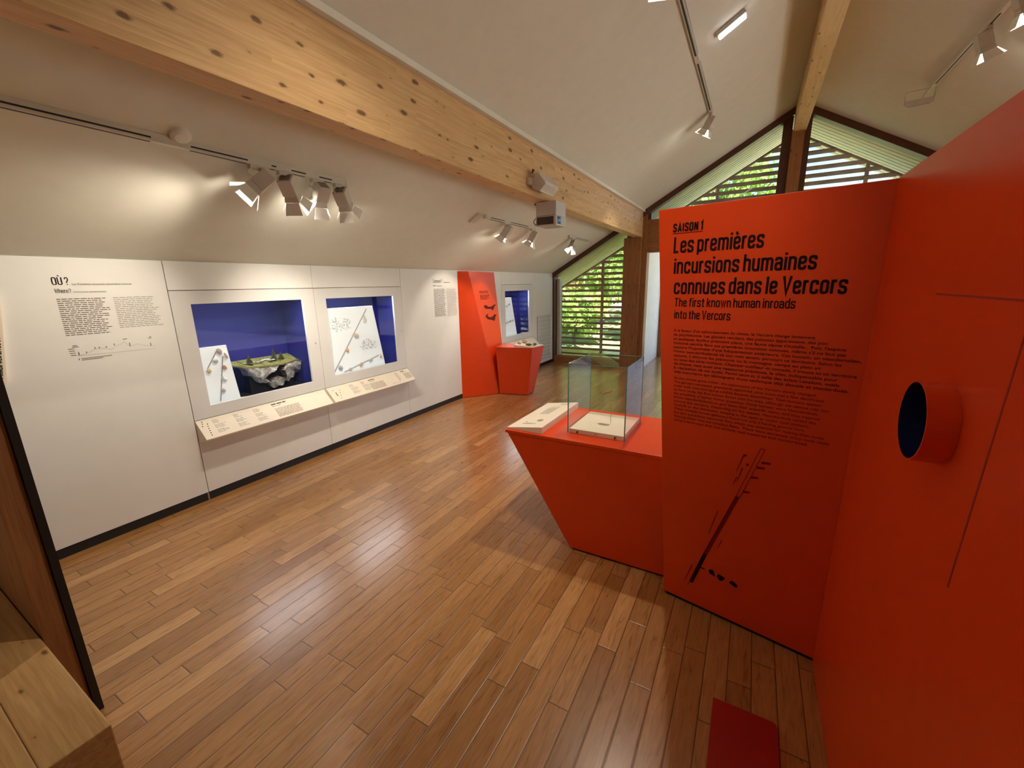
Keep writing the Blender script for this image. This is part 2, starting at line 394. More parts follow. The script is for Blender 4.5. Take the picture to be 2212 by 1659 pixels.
for base, acc in (('e', 'è'), ('U', 'Ù'), ('E', 'É')):
    hh = 0.82 if base == 'e' else 1.07
    g0 = [(.07, hh+.19), (.18, hh+.02)] if acc != 'É' else [(.12, hh+.02), (.22, hh+.19)]
    GL[acc] = (GL[base][0]+[(g0, 0, 0)], GL[base][1])
def rounded(P, closed, r):
    if r <= 0: return [Vector((*p, 0)) for p in P]
    P = [Vector((*p, 0)) for p in P]; out = []; n = len(P)
    for i, p in enumerate(P):
        if not closed and i in (0, n-1): out.append(p); continue
        a, b = P[i-1]-p, P[(i+1) % n]-p; la, lb = a.length, b.length
        q = min(r, la*0.5, lb*0.5); a, b = p+a/la*q, p+b/lb*q
        for k in range(6):
            t = k/5; out.append(a*(1-t)**2 + p*2*t*(1-t) + b*t*t)
    return out
def condensed(name, lines, mat, parent, origin, U, V, lift=0.0008):
    """lines: (text, u, v, cap height, total width, stroke weight relative to cap height)"""
    U = Vector(U).normalized(); V = Vector(V).normalized(); Nn = U.cross(V).normalized(); O = Vector(origin)+Nn*lift
    bm = bm_new()
    for (txt, u, v, cap, width, wt) in lines:
        x = wt/2; items = []
        for ch in txt:
            if ch == ' ': x += 0.17; continue
            g, adv = GL[ch]
            for (P, closed, r) in g: items.append(([p+Vector((x, 0, 0)) for p in rounded(P, closed, r)], closed))
            x += adv + wt + 0.075
        tot = x - 0.075 - wt/2; sx = width/tot
        for P, closed in items:
            n = len(P); L_, R_ = [], []
            for i, p in enumerate(P):
                pa = P[i-1] if (i > 0 or closed) else None; pb = P[(i+1) % n] if (i < n-1 or closed) else None
                d1 = (p-pa).normalized() if pa is not None and (p-pa).length > 1e-6 else None; d2 = (pb-p).normalized() if pb is not None and (pb-p).length > 1e-6 else None
                d1 = d1 or d2; d2 = d2 or d1
                m = (d1+d2); m = m.normalized() if m.length > 1e-3 else d1
                nn = Vector((-m.y, m.x, 0)); k = wt/2/max(0.35, nn.dot(Vector((-d1.y, d1.x, 0))))
                L_.append(p+nn*k); R_.append(p-nn*k)
            mk = lambda q: bm.verts.new(O+U*(u+q.x*sx)+V*(v+q.y*cap))
            Lv, Rv = [mk(q) for q in L_], [mk(q) for q in R_]
            for i in range(n if closed else n-1):
                j = (i+1) % n
                try: bm.faces.new([Lv[i], Rv[i], Rv[j], Lv[j]])
                except ValueError: pass
    return obj(name, bm, mat, parent)
def strokes(name, rows, mat, parent, origin, U, V, lift=0.0008, word=0.016, seed=1):
    """unreadable small print: rows (u, v, length, height) broken into words"""
    rnd = random.Random(seed); U = Vector(U).normalized(); V = Vector(V).normalized(); Nn = U.cross(V).normalized(); O = Vector(origin) + Nn*lift
    bm = bm_new()
    for (u, v, L, h) in rows:
        p = u
        while p < u+L-1e-4:
            q = min(u+L, p + word*(0.4+1.3*rnd.random()))
            face(bm, [O+U*p+V*v, O+U*q+V*v, O+U*q+V*(v+h), O+U*p+V*(v+h)])
            p = q + word*0.22
    return obj(name, bm, mat, parent)
def print_blocks(blocks, mat, parent, origin, U, V, word=0.02, seed=1, name='small_print'):
    for k, rows in enumerate(blocks): strokes(name, rows, mat, parent, origin, U, V, word=word, seed=seed+k)
def para(u, v, n, pitch, width, h, ragged=0.14, shear=0.0, seed=1):
    rnd = random.Random(seed)
    return [(u + shear*(-k*pitch), v-k*pitch, width*(1-ragged*rnd.random()), h) for k in range(n)]
def blob(bm, c, r, seed, lumps=0.25, sub=2, R=None):
    rnd = np.random.default_rng(seed); res = bmesh.ops.create_icosphere(bm, subdivisions=sub, radius=1)
    ph = rnd.random((4, 3))*6; fr = rnd.normal(size=(4, 3))*1.8
    for v in res['verts']:
        d = sum(math.sin(v.co @ Vector(fr[k]) + ph[k][0]) for k in range(4))/4
        q = v.co*(1+lumps*d); q = Vector((q.x*r[0], q.y*r[1], q.z*r[2]))
        if R is not None: q = R @ q
        v.co = q + Vector(c)

# ------------------------------------------------------------------ the building
XW = -3.575; S = 0.577; ZE = 1.822; XR = 0.35; YE = 8.05
XE = XR + (XR-XW)
def zc(x): return ZE + S*(x-XW) if x <= XR else ZE + S*(XE-x)
Y0 = -2.6
bm = bm_new(); bx(bm, -4.45, 5.2, Y0-0.2, 10.2, -0.12, 0.0); struct(obj('floor', bm, 'floor'), 'oak strip floor')
bm = bm_new()
prism(bm, [(-4.5, Y0-0.2, zc(-4.5)), (XR, Y0-0.2, zc(XR)), (XR, Y0-0.2, zc(XR)+0.16), (-4.5, Y0-0.2, zc(-4.5)+0.16)], (0, 8.15-Y0+0.2, 0))
struct(obj('ceiling_left', bm, 'ceil'), 'sloping white plaster ceiling')
bm = bm_new()
prism(bm, [(XR, Y0-0.2, zc(XR)), (4.5, Y0-0.2, zc(4.5)), (4.5, Y0-0.2, zc(4.5)+0.16), (XR, Y0-0.2, zc(XR)+0.16)], (0, 8.15-Y0+0.2, 0))
struct(obj('ceiling_right', bm, 'ceil'), 'sloping white plaster ceiling beyond the ridge beam')
bm = bm_new(); bx(bm, -4.6, 5.3, Y0-0.3, Y0, 0, 4.3); struct(obj('wall_back', bm, 'wall'))
bm = bm_new(); bx(bm, -4.5, -4.3, Y0, 8.1, 0, 1.38); struct(obj('wall_outer', bm, 'wall'))  # unseen, put in to stop daylight leaking through the showcase wall seams
bm = bm_new()
XRW = XE
for (a, b, z0, z1) in ((Y0, -2.3, 0, ZE), (8.0, 8.1, 0, ZE), (-2.3, 2.2, 0, ZE), (2.2, 8.0, 0, 0.12), (2.2, 8.0, 1.50, ZE)):  # window opening added out of view, sized for daylight fill on the ceiling
    bx(bm, XRW, XRW+0.15, a, b, z0, z1)
struct(obj('wall_right', bm, 'wall'))
# roof overhang beyond the gable
bm = bm_new()
for xa, xb in ((-5.2, XR), (XR, 4.7)):
    for k in range(10):
        ya = 8.135+0.136*k
        prism(bm, [(xa, ya, zc(xa)-0.100), (xb, ya, zc(xb)-0.100), (xb, ya, zc(xb)-0.072), (xa, ya, zc(xa)-0.072)], (0, 0.104, 0))
    prism(bm, [(xa, 8.151, zc(xa)-0.074), (xb, 8.151, zc(xb)-0.074), (xb, 8.151, zc(xb)-0.066), (xa, 8.151, zc(xa)-0.066)], (0, 1.36, 0))
struct(obj('trim_1', bm, 'soffit'), 'grooved larch boards under the roof overhang')
bm = bm_new()
for xa, xb in ((-5.2, XR), (XR, 4.7)):
    prism(bm, [(xa, 8.152, zc(xa)-0.064), (xb, 8.152, zc(xb)-0.064), (xb, 8.152, zc(xb)+0.1), (xa, 8.152, zc(xa)+0.1)], (0, 1.4, 0))
struct(obj('roof', bm, 'roof'))

# beams
bm = bm_new(); bx(bm, -1.975, -1.83, Y0, 8.0, 2.385, 2.806)
struct(obj('beam_1', bm, 'beam', bevel=0.004), 'long knotty glulam purlin')
bm = bm_new(); bx(bm, -1.86, -1.795, Y0, 8.0, 2.806, 2.842); struct(obj('trim_2', bm, 'ceil'), 'white strip along the top of the purlin')
bm = bm_new(); bx(bm, 0.275, 0.437, Y0, 8.02, 3.715, 4.1); struct(obj('beam_2', bm, 'ridge', bevel=0.004), 'pale ridge beam')
bm = bm_new(); bx(bm, 2.53, 2.675, Y0, 8.0, 2.385, 2.806); struct(obj('beam_3', bm, 'beam', bevel=0.004), 'purlin on the far slope')

# gable end
bm = bm_new(); bx(bm, -2.14, -1.832, 7.93, 8.22, 0, 2.385); struct(obj('column_1', bm, 'post', bevel=0.006), 'stained square timber column under the purlin')
bm = bm_new(); bx(bm, -1.832, -1.735, 8.0, 8.2, 0, 2.14); bx(bm, -1.83, -1.755, 8.0, 8.2, 2.14, 2.80); bx(bm, -2.10, -1.83, 8.0, 8.2, 2.385, 2.66); struct(obj('column_2', bm, 'post'), 'stained jamb beside the column')
bm = bm_new(); bx(bm, -1.755, 4.27, 8.03, 8.2, 2.125, 2.68); struct(obj('lintel', bm, 'lintel'), 'wide stained lintel across the gable')
bm = bm_new(); bx(bm, 0.265, 0.425, 7.985, 8.2, 2.68, 3.74); struct(obj('column_3', bm, 'post', bevel=0.004), 'stained post carrying the ridge beam')
bm = bm_new(); bx(bm, 0.145, 0.265, 8.03, 8.2, 2.68, 3.95); bx(bm, 0.425, 0.50, 8.03, 8.2, 2.68, 3.95); struct(obj('trim_3', bm, 'trim'))
bm = bm_new()
for xa, xb in ((XW-0.05, XR), (XR, XE+0.05)):
    prism(bm, [(xa, 7.97, zc(xa)-0.10), (xb, 7.97, zc(xb)-0.10), (xb, 7.97, zc(xb)+0.005), (xa, 7.97, zc(xa)+0.005)], (0, 0.16, 0))
struct(obj('trim_4', bm, 'trim'), 'dark brown rake trim under the ceiling')
bm = bm_new(); bx(bm, XW-0.06, -3.545, 7.995, 8.2, 0, 1.80); struct(obj('trim_5', bm, 'trim'))
bm = bm_new(); bx(bm, XW, -2.14, 8.0, 8.2, 0, 0.13); struct(obj('trim_6', bm, 'lintel'), 'wooden sill board under the louvred window')
bm = bm_new(); bx(bm, -3.75, -3.545, 8.2, 8.42, 0, 1.56); struct(obj('trim_7', bm, 'whitewash'), 'whitewashed reveal outside the window')
bm = bm_new(); bx(bm, -1.755, -1.70, 8.03, 8.2, 2.68, 2.78); struct(obj('trim_8', bm, 'trim'))
bm = bm_new(); bx(bm, -3.545, -3.488, 8.15, 8.27, 0.13, 1.70); struct(obj('trim_11', bm, 'whitewash'), 'white strip beside the louvred window')
# panes
bm = bm_new(); face(bm, [(-3.545, 8.12, 0.13), (-2.14, 8.12, 0.13), (-2.14, 8.12, zc(-2.14)-0.09), (-3.545, 8.12, zc(-3.545)-0.09)]); struct(obj('window_1', bm, 'glass'), 'tall sloping-headed pane in front of the louvres')
bm = bm_new(); face(bm, [(-1.70, 8.12, 2.68), (0.145, 8.12, 2.68), (0.145, 8.12, zc(0.145)-0.09), (-1.70, 8.12, zc(-1.70)-0.09)]); struct(obj('window_2', bm, 'glass'), 'gable pane left of the ridge post')
bm = bm_new(); face(bm, [(0.50, 8.12, 2.68), (2.35, 8.12, 2.68), (2.35, 8.12, zc(2.35)-0.09), (0.50, 8.12, zc(0.50)-0.09)]); struct(obj('window_3', bm, 'glass'), 'gable pane right of the ridge post')
bm = bm_new(); bx(bm, 2.35, 4.3, 8.03, 8.2, 2.68, 3.1); struct(obj('wall_gable', bm, 'lintel'))
# entrance bay beyond the lintel
bm = bm_new(); bx(bm, -2.0, -1.737, 8.205, 9.58, 0, 2.45); struct(obj('wall_entrance', bm, 'whitewash'), 'white wall of the entrance bay')
bm = bm_new()
for xx in (-1.737, -0.45, 0.76, 1.97, 3.18): bx(bm, xx, xx+0.10, 9.48, 9.58, 0, 2.45)
bx(bm, -1.64, 4.3, 9.48, 9.58, 0, 0.12); bx(bm, -1.64, 4.3, 9.48, 9.58, 2.33, 2.45); bx(bm, -0.45, 4.3, 9.49, 9.57, 0.98, 1.06)
struct(obj('door_1', bm, 'post'), 'glazed wooden entrance doors')
bm = bm_new(); bx(bm, -2.0, 4.4, 8.2, 9.7, 2.45, 2.52); struct(obj('ceiling_entrance', bm, 'whitewash'))

# ------------------------------------------------------------------ louvre screens outside the gable windows
def louvres(name, label, x0, x1, zlo, mulls, lean):
    YL = 8.30
    t = thing(name, label, 'louvre screen', ((x0+x1)/2, YL, zlo), 'louvre screens outside the gable')
    off = 0.315
    top = lambda x: zc(x)-off
    bm = bm_new()
    prism(bm, [(x0, YL-0.02, top(x0)-0.035), (x1, YL-0.02, top(x1)-0.035), (x1, YL-0.02, top(x1)), (x0, YL-0.02, top(x0))], (0, 0.05, 0))
    obj('top_rail', bm, 'louvre', t)
    for xx in (x0, x1):
        if top(xx)-0.03 > zlo+0.05: box_obj('stile', xx-0.017, xx+0.017, YL-0.02, YL+0.03, zlo, top(xx)-0.02, 'louvre', t)
    for mx in mulls: box_obj('mullion', mx-0.022, mx+0.022, YL-0.03, YL+0.03, zlo, top(mx)-0.02, 'louvre', t)
    z = zlo+0.03
    while True:
        a, b = x0, x1
        # clip the slat under the sloping rail
        if S*(1 if x1 <= XR else -1) > 0: a = max(x0, XW + (z+off+0.03-ZE)/S)
        else: b = min(x1, XE - (z+off+0.03-ZE)/S)
        if b-a < 0.06: break
        bm = bm_new()
        prism(bm, [(a, YL-0.036, z+0.021), (a, YL-0.030, z+0.034), (a, YL+0.036, z-0.004), (a, YL+0.030, z-0.017)], (b-a, 0, 0))
        obj('slat', bm, 'louvre', t)
        z += 0.1085
    return t
louvres('louvre_screen', 'brown louvre screen outside the tall window left of the column', -3.52, -2.17, 0.12, (-2.63,), 1)
louvres('louvre_screen', 'grey louvre screen in the gable left of the ridge post', -1.68, 0.26, 2.66, (-0.69,), 1)
louvres('louvre_screen', 'grey louvre screen in the gable right of the ridge post, sky behind', 0.42, 2.34, 2.66, (1.26,), 1)

# ------------------------------------------------------------------ the garden
bm = bm_new()
N = 40
for i in range(N):
    for j in range(N):
        def P(i, j): 
            x = -22+44*i/N; y = 9.7+26*j/N
            return (x, y, -0.15+0.12*math.sin(x*0.7)*math.cos(y*0.5)+max(0, y-14)*0.10)
        face(bm, [P(i, j), P(i+1, j), P(i+1, j+1), P(i, j+1)])
bmesh.ops.remove_doubles(bm, verts=bm.verts[:], dist=1e-4)
o = obj('garden_lawn', bm, 'lawn', smooth=True); struct(o, 'sunny lawn outside the windows')
bm = bm_new(); bx(bm, -1.5, 12, 10.6, 22, -0.3, -0.02); struct(obj('ground_path', bm, 'paving'), 'pale forecourt outside the entrance')
bm = bm_new(); bx(bm, -22, -4.5, 2, 9.75, -0.5, -0.14); bx(bm, -4.5, 5.2, 10.2, 10.6, -0.5, -0.12); struct(obj('ground', bm, 'lawn')); bm = bm_new(); bx(bm, 5.2, 30, -12, 9.75, -0.5, -0.14); struct(obj('ground_bounce', bm, 'paving'), 'unseen pale paving added to bounce daylight indoors')  # unseen pale ground on the right, added to reflect sunlight onto the ceiling
def tree(label, x, y, h, cr, n, mat, seed, low=0.15, leaf=0.13, group='garden trees'):
    t = thing('tree', label, 'tree', (x, y, -0.15), group)
    bm = bm_new(); r = random.Random(seed)
    tube(bm, [(x, y, -0.2), (x+0.1*r.uniform(-1, 1), y, h*0.35), (x+0.25*r.uniform(-1, 1), y, h*0.85)], [0.05+0.012*h, 0.04+0.008*h, 0.02], 8)
    for k in range(5):
        a = r.uniform(0, 6.28); z = h*r.uniform(0.3, 0.7)
        tube(bm, [(x, y, z), (x+cr*0.7*math.cos(a), y+cr*0.7*math.sin(a), z+0.25*h)], [0.04, 0.012], 6)
    obj('trunk', bm, 'bark', t)
    g = np.random.default_rng(seed)
    K = 16; cen = g.normal(size=(K, 3)); cen /= np.linalg.norm(cen, axis=1)[:, None]; cen *= g.random((K, 1))**0.4
    cen = cen*np.array([cr*0.62, cr*0.62, h*(1-low)*0.42]) + np.array([x, y, h*(low+(1-low)*0.52)])
    p = cen[g.integers(0, K, n)] + np.clip(g.normal(size=(n, 3)), -1.6, 1.6)*np.array([cr, cr, h*0.2])*0.28
    p[:, 2] = np.maximum(p[:, 2], 0.02)
    ax = g.normal(size=(n, 3)); ax /= np.linalg.norm(ax, axis=1)[:, None]
    bx_ = np.cross(ax, g.normal(size=(n, 3))); bx_ /= np.linalg.norm(bx_, axis=1)[:, None]
    s = (leaf*(0.6+0.8*g.random((n, 1))))
    q = np.stack([p-ax*s, p+bx_*s*0.5, p+ax*s, p-bx_*s*0.5], 1).reshape(-1, 3)
    me = bpy.data.meshes.new('foliage'); me.from_pydata(q.tolist(), [], np.arange(4*n).reshape(n, 4).tolist())
    link('foliage', me, mat, t)
for k, (x, y, h, cr, n, mt, sd_, low, lab) in enumerate([
    (-4.6, 11.9, 1.6, 1.1, 2600, 'leafA', 1, 0.05, 'low bright shrub close behind the tall louvred window'),
    (-7.0, 13.2, 2.6, 1.6, 2600, 'leafB', 2, 0.05, 'mid green bush behind the left end of the louvred window'),
    (-2.6, 13.6, 3.0, 1.4, 3000, 'leafA', 3, 0.05, 'tall bright bush behind the mullion of the louvred window'),
    (-5.2, 16.5, 5.2, 2.4, 3600, 'leafA', 4, 0.12, 'large bright tree seen in the upper slats of the louvred window'),
    (-12.6, 16.5, 4.2, 2.2, 2600, 'leafB', 5, 0.1, 'darker tree at the far left of the garden'),
    (-1.0, 19.8, 7.0, 2.4, 3600, 'leafA', 6, 0.15, 'tall tree behind the left gable louvres'),
    (-4.6, 24.5, 9.5, 3.0, 3600, 'leafB', 7, 0.15, 'broad tree furthest behind the left gable louvres'),
    (-1.2, 11.9, 1.8, 0.8, 2000, 'leafA', 11, 0.05, 'shrub beside the entrance wall'),
    ]):
    tree(lab, x, y, h, cr, n, mt, sd_, low)
t = thing('house', 'distant house with pink brick wall behind the louvred window', 'house', (-9.6, 19.5, 0))
bm = bm_new(); bx(bm, -11.5, -8.0, 19.5, 22, 0.2, 3.0); obj('wall', bm, 'brick', t)
bm = bm_new(); prism(bm, [(-11.8, 19.3, 3.0), (-7.7, 19.3, 3.0), (-9.75, 19.3, 4.2)], (0, 3, 0)); obj('roof', bm, 'roof', t)

# ------------------------------------------------------------------ left exhibition wall
TH = 0.022
def wp(name, y0, y1, z0, z1, mat, parent=None):
    g = 0.0022
    return box_obj(name, XW-TH, XW, y0+g, y1-g, z0+(g if z0 > 0.1 else 0), z1-g, mat, parent, bevel=0.0012)
YS = (1.411, 2.546, 3.684)
ZT = 1.815; ZB = 0.066; ZL = 0.647; ZU = 1.610
wl_ = struct(wp('wall_left', 0.33, YS[0], ZB, ZT, 'wall'), 'white exhibition wall with printed texts')
wl2 = struct(wp('wall_left', YS[2], 5.955, ZB, ZT, 'wall'), 'white exhibition wall beside the far orange kiosk')
wl3 = struct(wp('wall_left', 7.077, 7.985, ZB, ZT, 'wall'), 'white wall end beside the louvred window')
bm = bm_new()
for y in YS + (5.955, 7.077): bx(bm, XW-0.05, XW-TH-0.003, y-0.03, y+0.03, 0.0, 1.83)
for (a, b) in ((YS[0], YS[2]), (5.955, 7.077)):
    for z in (ZL, ZU): bx(bm, XW-0.05, XW-TH-0.003, a, b, z-0.02, z+0.02)
bx(bm, XW-0.05, XW-TH-0.003, 0.33, 7.98, 1.79, 1.85)
struct(obj('trim_9', bm, 'black'), 'dark shadow gaps of the exhibition wall')
bm = bm_new(); bx(bm, XW-0.05, XW-0.006, 0.33, 7.98, 0.0, ZB); struct(obj('baseboard_left', bm, 'black'), 'black recessed plinth')
bm = bm_new(); bx(bm, XW-0.006, XW-0.003, 1.401, 1.411, 0.001, ZB-0.004); struct(obj('trim_10', bm, 'steel'))

Uw, Vw = (0, 1, 0), (0, 0, 1)
ow = (XW+0.0004, 0, 0)
condensed('lettering', [('OÙ', 0.8525, 1.654, 0.045, 0.045, 0.11), ('?', 0.9075, 1.654, 0.045, 0.0165, 0.11), ('Where?', 0.855, 1.608, 0.024, 0.070, 0.10)], 'ink', wl_, ow, Uw, Vw)
lettering('lettering', [('Les Premières incursions saisonnières connues', 0.936, 1.653, 0.0175, 0.283, 0.0), ('The first known seasonal incursions', 0.934, 1.609, 0.0125, 0.150, 0.0)], 'grey_ink', wl_, ow, Uw, Vw)
strokes('small_print', para(0.853, 1.570, 19, 0.0119, 0.232, 0.0044, 0.22, 0, 3), 'grey_ink', wl_, ow, Uw, Vw, word=0.022, seed=3)
strokes('small_print', para(1.110, 1.571, 17, 0.0119, 0.236, 0.0040, 0.18, 0, 5), 'pale_ink', wl_, ow, Uw, Vw, word=0.022, seed=5)
prof = [(0.880, 1.236), (0.905, 1.234), (0.935, 1.241), (0.958, 1.258), (0.968, 1.262), (0.988, 1.261), (1.010, 1.259), (1.022, 1.260), (1.032, 1.250), (1.041, 1.246), (1.052, 1.253), (1.063, 1.268), (1.097, 1.275), (1.106, 1.284), (1.113, 1.290), (1.122, 1.277), (1.140, 1.256), (1.160, 1.260), (1.181, 1.268), (1.195, 1.258), (1.251, 1.243), (1.275, 1.243)]
bm = bm_new()
def seg2(bm, a, b, wd, x=XW+0.0012):
    a = Vector((x, *a)); b = Vector((x, *b)); d = (b-a).normalized(); n = Vector((0, -d.z, d.y))*wd/2
    face(bm, [a+n, b+n, b-n, a-n])
for a, b in zip(prof, prof[1:]): seg2(bm, a, b, 0.0011)
seg2(bm, (0.880, 1.230), (1.272, 1.223), 0.0012)
obj('relief_diagram', bm, 'pale_ink', wl_)
bm = bm_new()
for (y, z, h) in ((0.889, 1.233, .020), (0.924, 1.241, .010), (0.967, 1.263, .010), (0.988, 1.263, .009), (1.021, 1.262, .010), (1.062, 1.272, .011), (1.140, 1.255, .024), (1.251, 1.244, .020), (0.884, 1.203, .010)): seg2(bm, (y, z), (y-0.001, z+h), 0.004)
for (y, z, l) in ((0.868, 1.293, .022), (0.866, 1.285, .03), (0.846, 1.275, .028), (0.848, 1.262, .026), (0.849, 1.249, .026), (0.852, 1.236, .024), (1.110, 1.306, .022), (1.250, 1.305, .012), (1.243, 1.297, .02), (0.893, 1.211, .145), (0.893, 1.202, .1)): seg2(bm, (y, z), (y+l, z), 0.0035)
obj('relief_marks', bm, 'grey_ink', wl_)
condensed('lettering', [('Comment ?', 4.262, 1.647, 0.046, 0.192, 0.10), ('How?', 4.260, 1.603, 0.024, 0.066, 0.10)], 'grey_ink', wl2, ow, Uw, Vw)
print_blocks([[(4.475, 1.648, 0.13, 0.009)], [(4.340, 1.604, 0.10, 0.007)], para(4.264, 1.566, 30, 0.0119, 0.238, 0.0050, 0.16, 0, 9)], 'grey_ink', wl2, ow, Uw, Vw, 0.03, 8)
strokes('small_print', para(4.525, 1.566, 31, 0.0119, 0.225, 0.0042, 0.16, 0, 11), 'pale_ink', wl2, ow, Uw, Vw, word=0.03, seed=7)

# three built-in showcases
def showcase(label, y0, y1, wy0, wy1, wz0, wz1, grp='wall showcases'):
    t = thing('wall_showcase', label, 'showcase', (XW, (y0+y1)/2, 0), grp)
    wp('upper_panel', y0, y1, ZU, ZT, 'wall', t); wp('lower_panel', y0, y1, ZB, ZL, 'wall', t)
    g = 0.0022; bm = bm_new()
    A = [(y0+g, ZL+g), (y1-g, ZL+g), (y1-g, ZU-g), (y0+g, ZU-g)]; B = [(wy0, wz0), (wy1, wz0), (wy1, wz1), (wy0, wz1)]
    for xx in (XW, XW-TH):
        for i in range(4):
            j = (i+1) % 4
            face(bm, [(xx, *A[i]), (xx, *A[j]), (xx, *B[j]), (xx, *B[i])])
    for Q in (A, B):
        for i in range(4):
            j = (i+1) % 4; face(bm, [(XW, *Q[i]), (XW-TH, *Q[i]), (XW-TH, *Q[j]), (XW, *Q[j])])
    bmesh.ops.remove_doubles(bm, verts=bm.verts[:], dist=1e-5)
    obj('front_frame', bm, 'frame', t)
    bm = bm_new(); gx = XW-TH+0.006; face(bm, [(gx, wy0, wz0), (gx, wy1, wz0), (gx, wy1, wz1), (gx, wy0, wz1)]); obj('glass_pane', bm, 'cglass', t)
    bm = bm_new(); xb = -4.045; xf = XW-0.052; a, b, c, d = y0+0.02, y1-0.035, ZL+0.022, 1.535
    for (p, q) in (((xb, a), (xb, b)), ((xb, b), (xf, b)), ((xf, a), (xb, a))):
        face(bm, [(*p, c), (*q, c), (*q, d), (*p, d)])
    face(bm, [(xb, a, d), (xb, b, d), (xf, b, d), (xf, a, d)])
    obj('blue_lining', bm, 'blue', t)
    bm = bm_new(); bx(bm, xb, xf, a, b, c-0.01, c+0.012); obj('black_base', bm, 'blackcloth', t)
    bm = bm_new(); tube(bm, [(XW-0.004, y1-0.045, 1.10), (XW+0.004, y1-0.045, 1.10)], 0.009, 14); obj('lock', bm, 'steel', t)
    bm = bm_new(); bx(bm, -3.73, -3.67, a+0.1, b-0.1, d-0.02, d-0.004); obj('light_strip', bm, 'led', t)
    L = bpy.data.lights.new('case_light', 'AREA'); L.shape = 'RECTANGLE'; L.size = 0.06; L.size_y = (b-a)*0.7; L.energy = 3.0; L.color = (0.92, 0.96, 1)
    lo = bpy.data.objects.new('case_light', L); COL.objects.link(lo); lo.location = (-3.70, (a+b)/2, d-0.024); lo.rotation_euler = (0, math.radians(-18), 0); adopt(lo, t)
    return t
SH1 = showcase('wall showcase nearest the camera holding a rock cave model', YS[0], YS[1], 1.535, 2.426, 0.741, 1.511)
SH2 = showcase('wall showcase with a tall lit board of two slanting rods', YS[1], YS[2], 2.670, 3.550, 0.750, 1.510)
SH3 = showcase('far wall showcase behind the small orange kiosk', 5.955, 7.077, 6.070, 6.932, 0.748, 1.505)

def rail(label, y0, y1):
    t = thing('label_ledge', label, 'label ledge', (XW, (y0+y1)/2, 0.5), 'sloping label ledges under the showcases')
    xo, zo = -3.448, 0.519
    bm = bm_new(); P = [(XW+0.001, 0.643), (xo, zo), (xo-0.004, zo-0.011), (XW+0.001, 0.478)]
    prism(bm, [(x, y0, z) for x, z in P], (0, y1-y0, 0)); obj('ledge_body', bm, 'cream', t, bevel=0.002)
    U = Vector((0, 1, 0)); V = Vector((XW-xo, 0, 0.643-zo)).normalized()
    return t, Vector((xo, 0, zo)), U, V
t, O, U, V = rail('cream label ledge under the rock model showcase', YS[0]+0.003, 2.523)
print_blocks([para(1.515+0.155*k, 0.150-0.045*j, 4, 0.009, 0.085 if j else 0.06, 0.004, 0.4, 0, 20+3*k+j) for k in range(3) for j in range(3)], 'pale_ink', t, O, U, V, seed=2)
strokes('small_print', para(1.992, 0.105, 11, 0.0086, 0.235, 0.0036, 0.08, 0, 33), 'grey_ink', t, O, U, V, word=0.02, seed=4)
print_blocks([[(1.985, 0.148, 0.135, 0.013)], [(1.985, 0.132, 0.075, 0.005)]], 'grey_ink', t, O, U, V, 0.03, 6, 'small_title')
Nn = U.cross(V)
for (y, v) in ((1.452, 0.160), (1.447, 0.142), (1.440, 0.121), (1.478, 0.132), (1.473, 0.112), (1.470, 0.092), (1.468, 0.070), (1.466, 0.050), (1.464, 0.029)):
    bm = bm_new(); c = O+U*y+V*v; tube(bm, [c, c+Nn*0.0012], 0.0042, 12); obj('key_dot', bm, 'ink', t)
t, O, U, V = rail('cream label ledge under the showcase with the tall lit board', YS[1]+0.004, 3.681)
print_blocks([para(2.80+0.15*k, 0.150-0.042*j, 4, 0.009, 0.10 if j else 0.06, 0.004, 0.4, 0, 50+3*k+j) for k in range(2) for j in range(3)], 'pale_ink', t, O, U, V, seed=12)
print_blocks([para(3.045, 0.100, 10, 0.0086, 0.20, 0.0036, 0.08, 0, 61), para(3.565, 0.115, 9, 0.0086, 0.105, 0.0036, 0.08, 0, 62)], 'grey_ink', t, O, U, V, seed=14)
strokes('small_print', para(3.445, 0.150, 12, 0.0098, 0.05, 0.004, 0.4, 0, 63), 'pale_ink', t, O, U, V, word=0.02, seed=15)
print_blocks([[(3.055, 0.142, 0.085, 0.013)], [(3.06, 0.126, 0.07, 0.005)], [(3.545, 0.150, 0.055, 0.013)], [(3.555, 0.135, 0.07, 0.005)]], 'grey_ink', t, O, U, V, 0.03, 16, 'small_title')
for (y, v) in ((2.600, 0.135), (2.675, 0.120), (2.662, 0.092), (2.648, 0.060), (2.636, 0.030), (3.345, 0.025), (3.378, 0.025), (3.412, 0.025), (3.445, 0.025)):
    bm = bm_new(); c = O+U*y+V*v; tube(bm, [c, c+Nn*0.0012], 0.004, 12); obj('key_dot', bm, 'ink', t)
bm = bm_new(); a, b = O+U*2.612+V*0.108, O+U*2.612+V*0.062; prism(bm, [a, a+U*0.007, b+U*0.007, b], Nn*0.0012)
obj('key_bar', bm, 'ink', t)
t, O, U, V = rail('cream label ledge under the far showcase, behind the small kiosk', 5.958, 7.074)

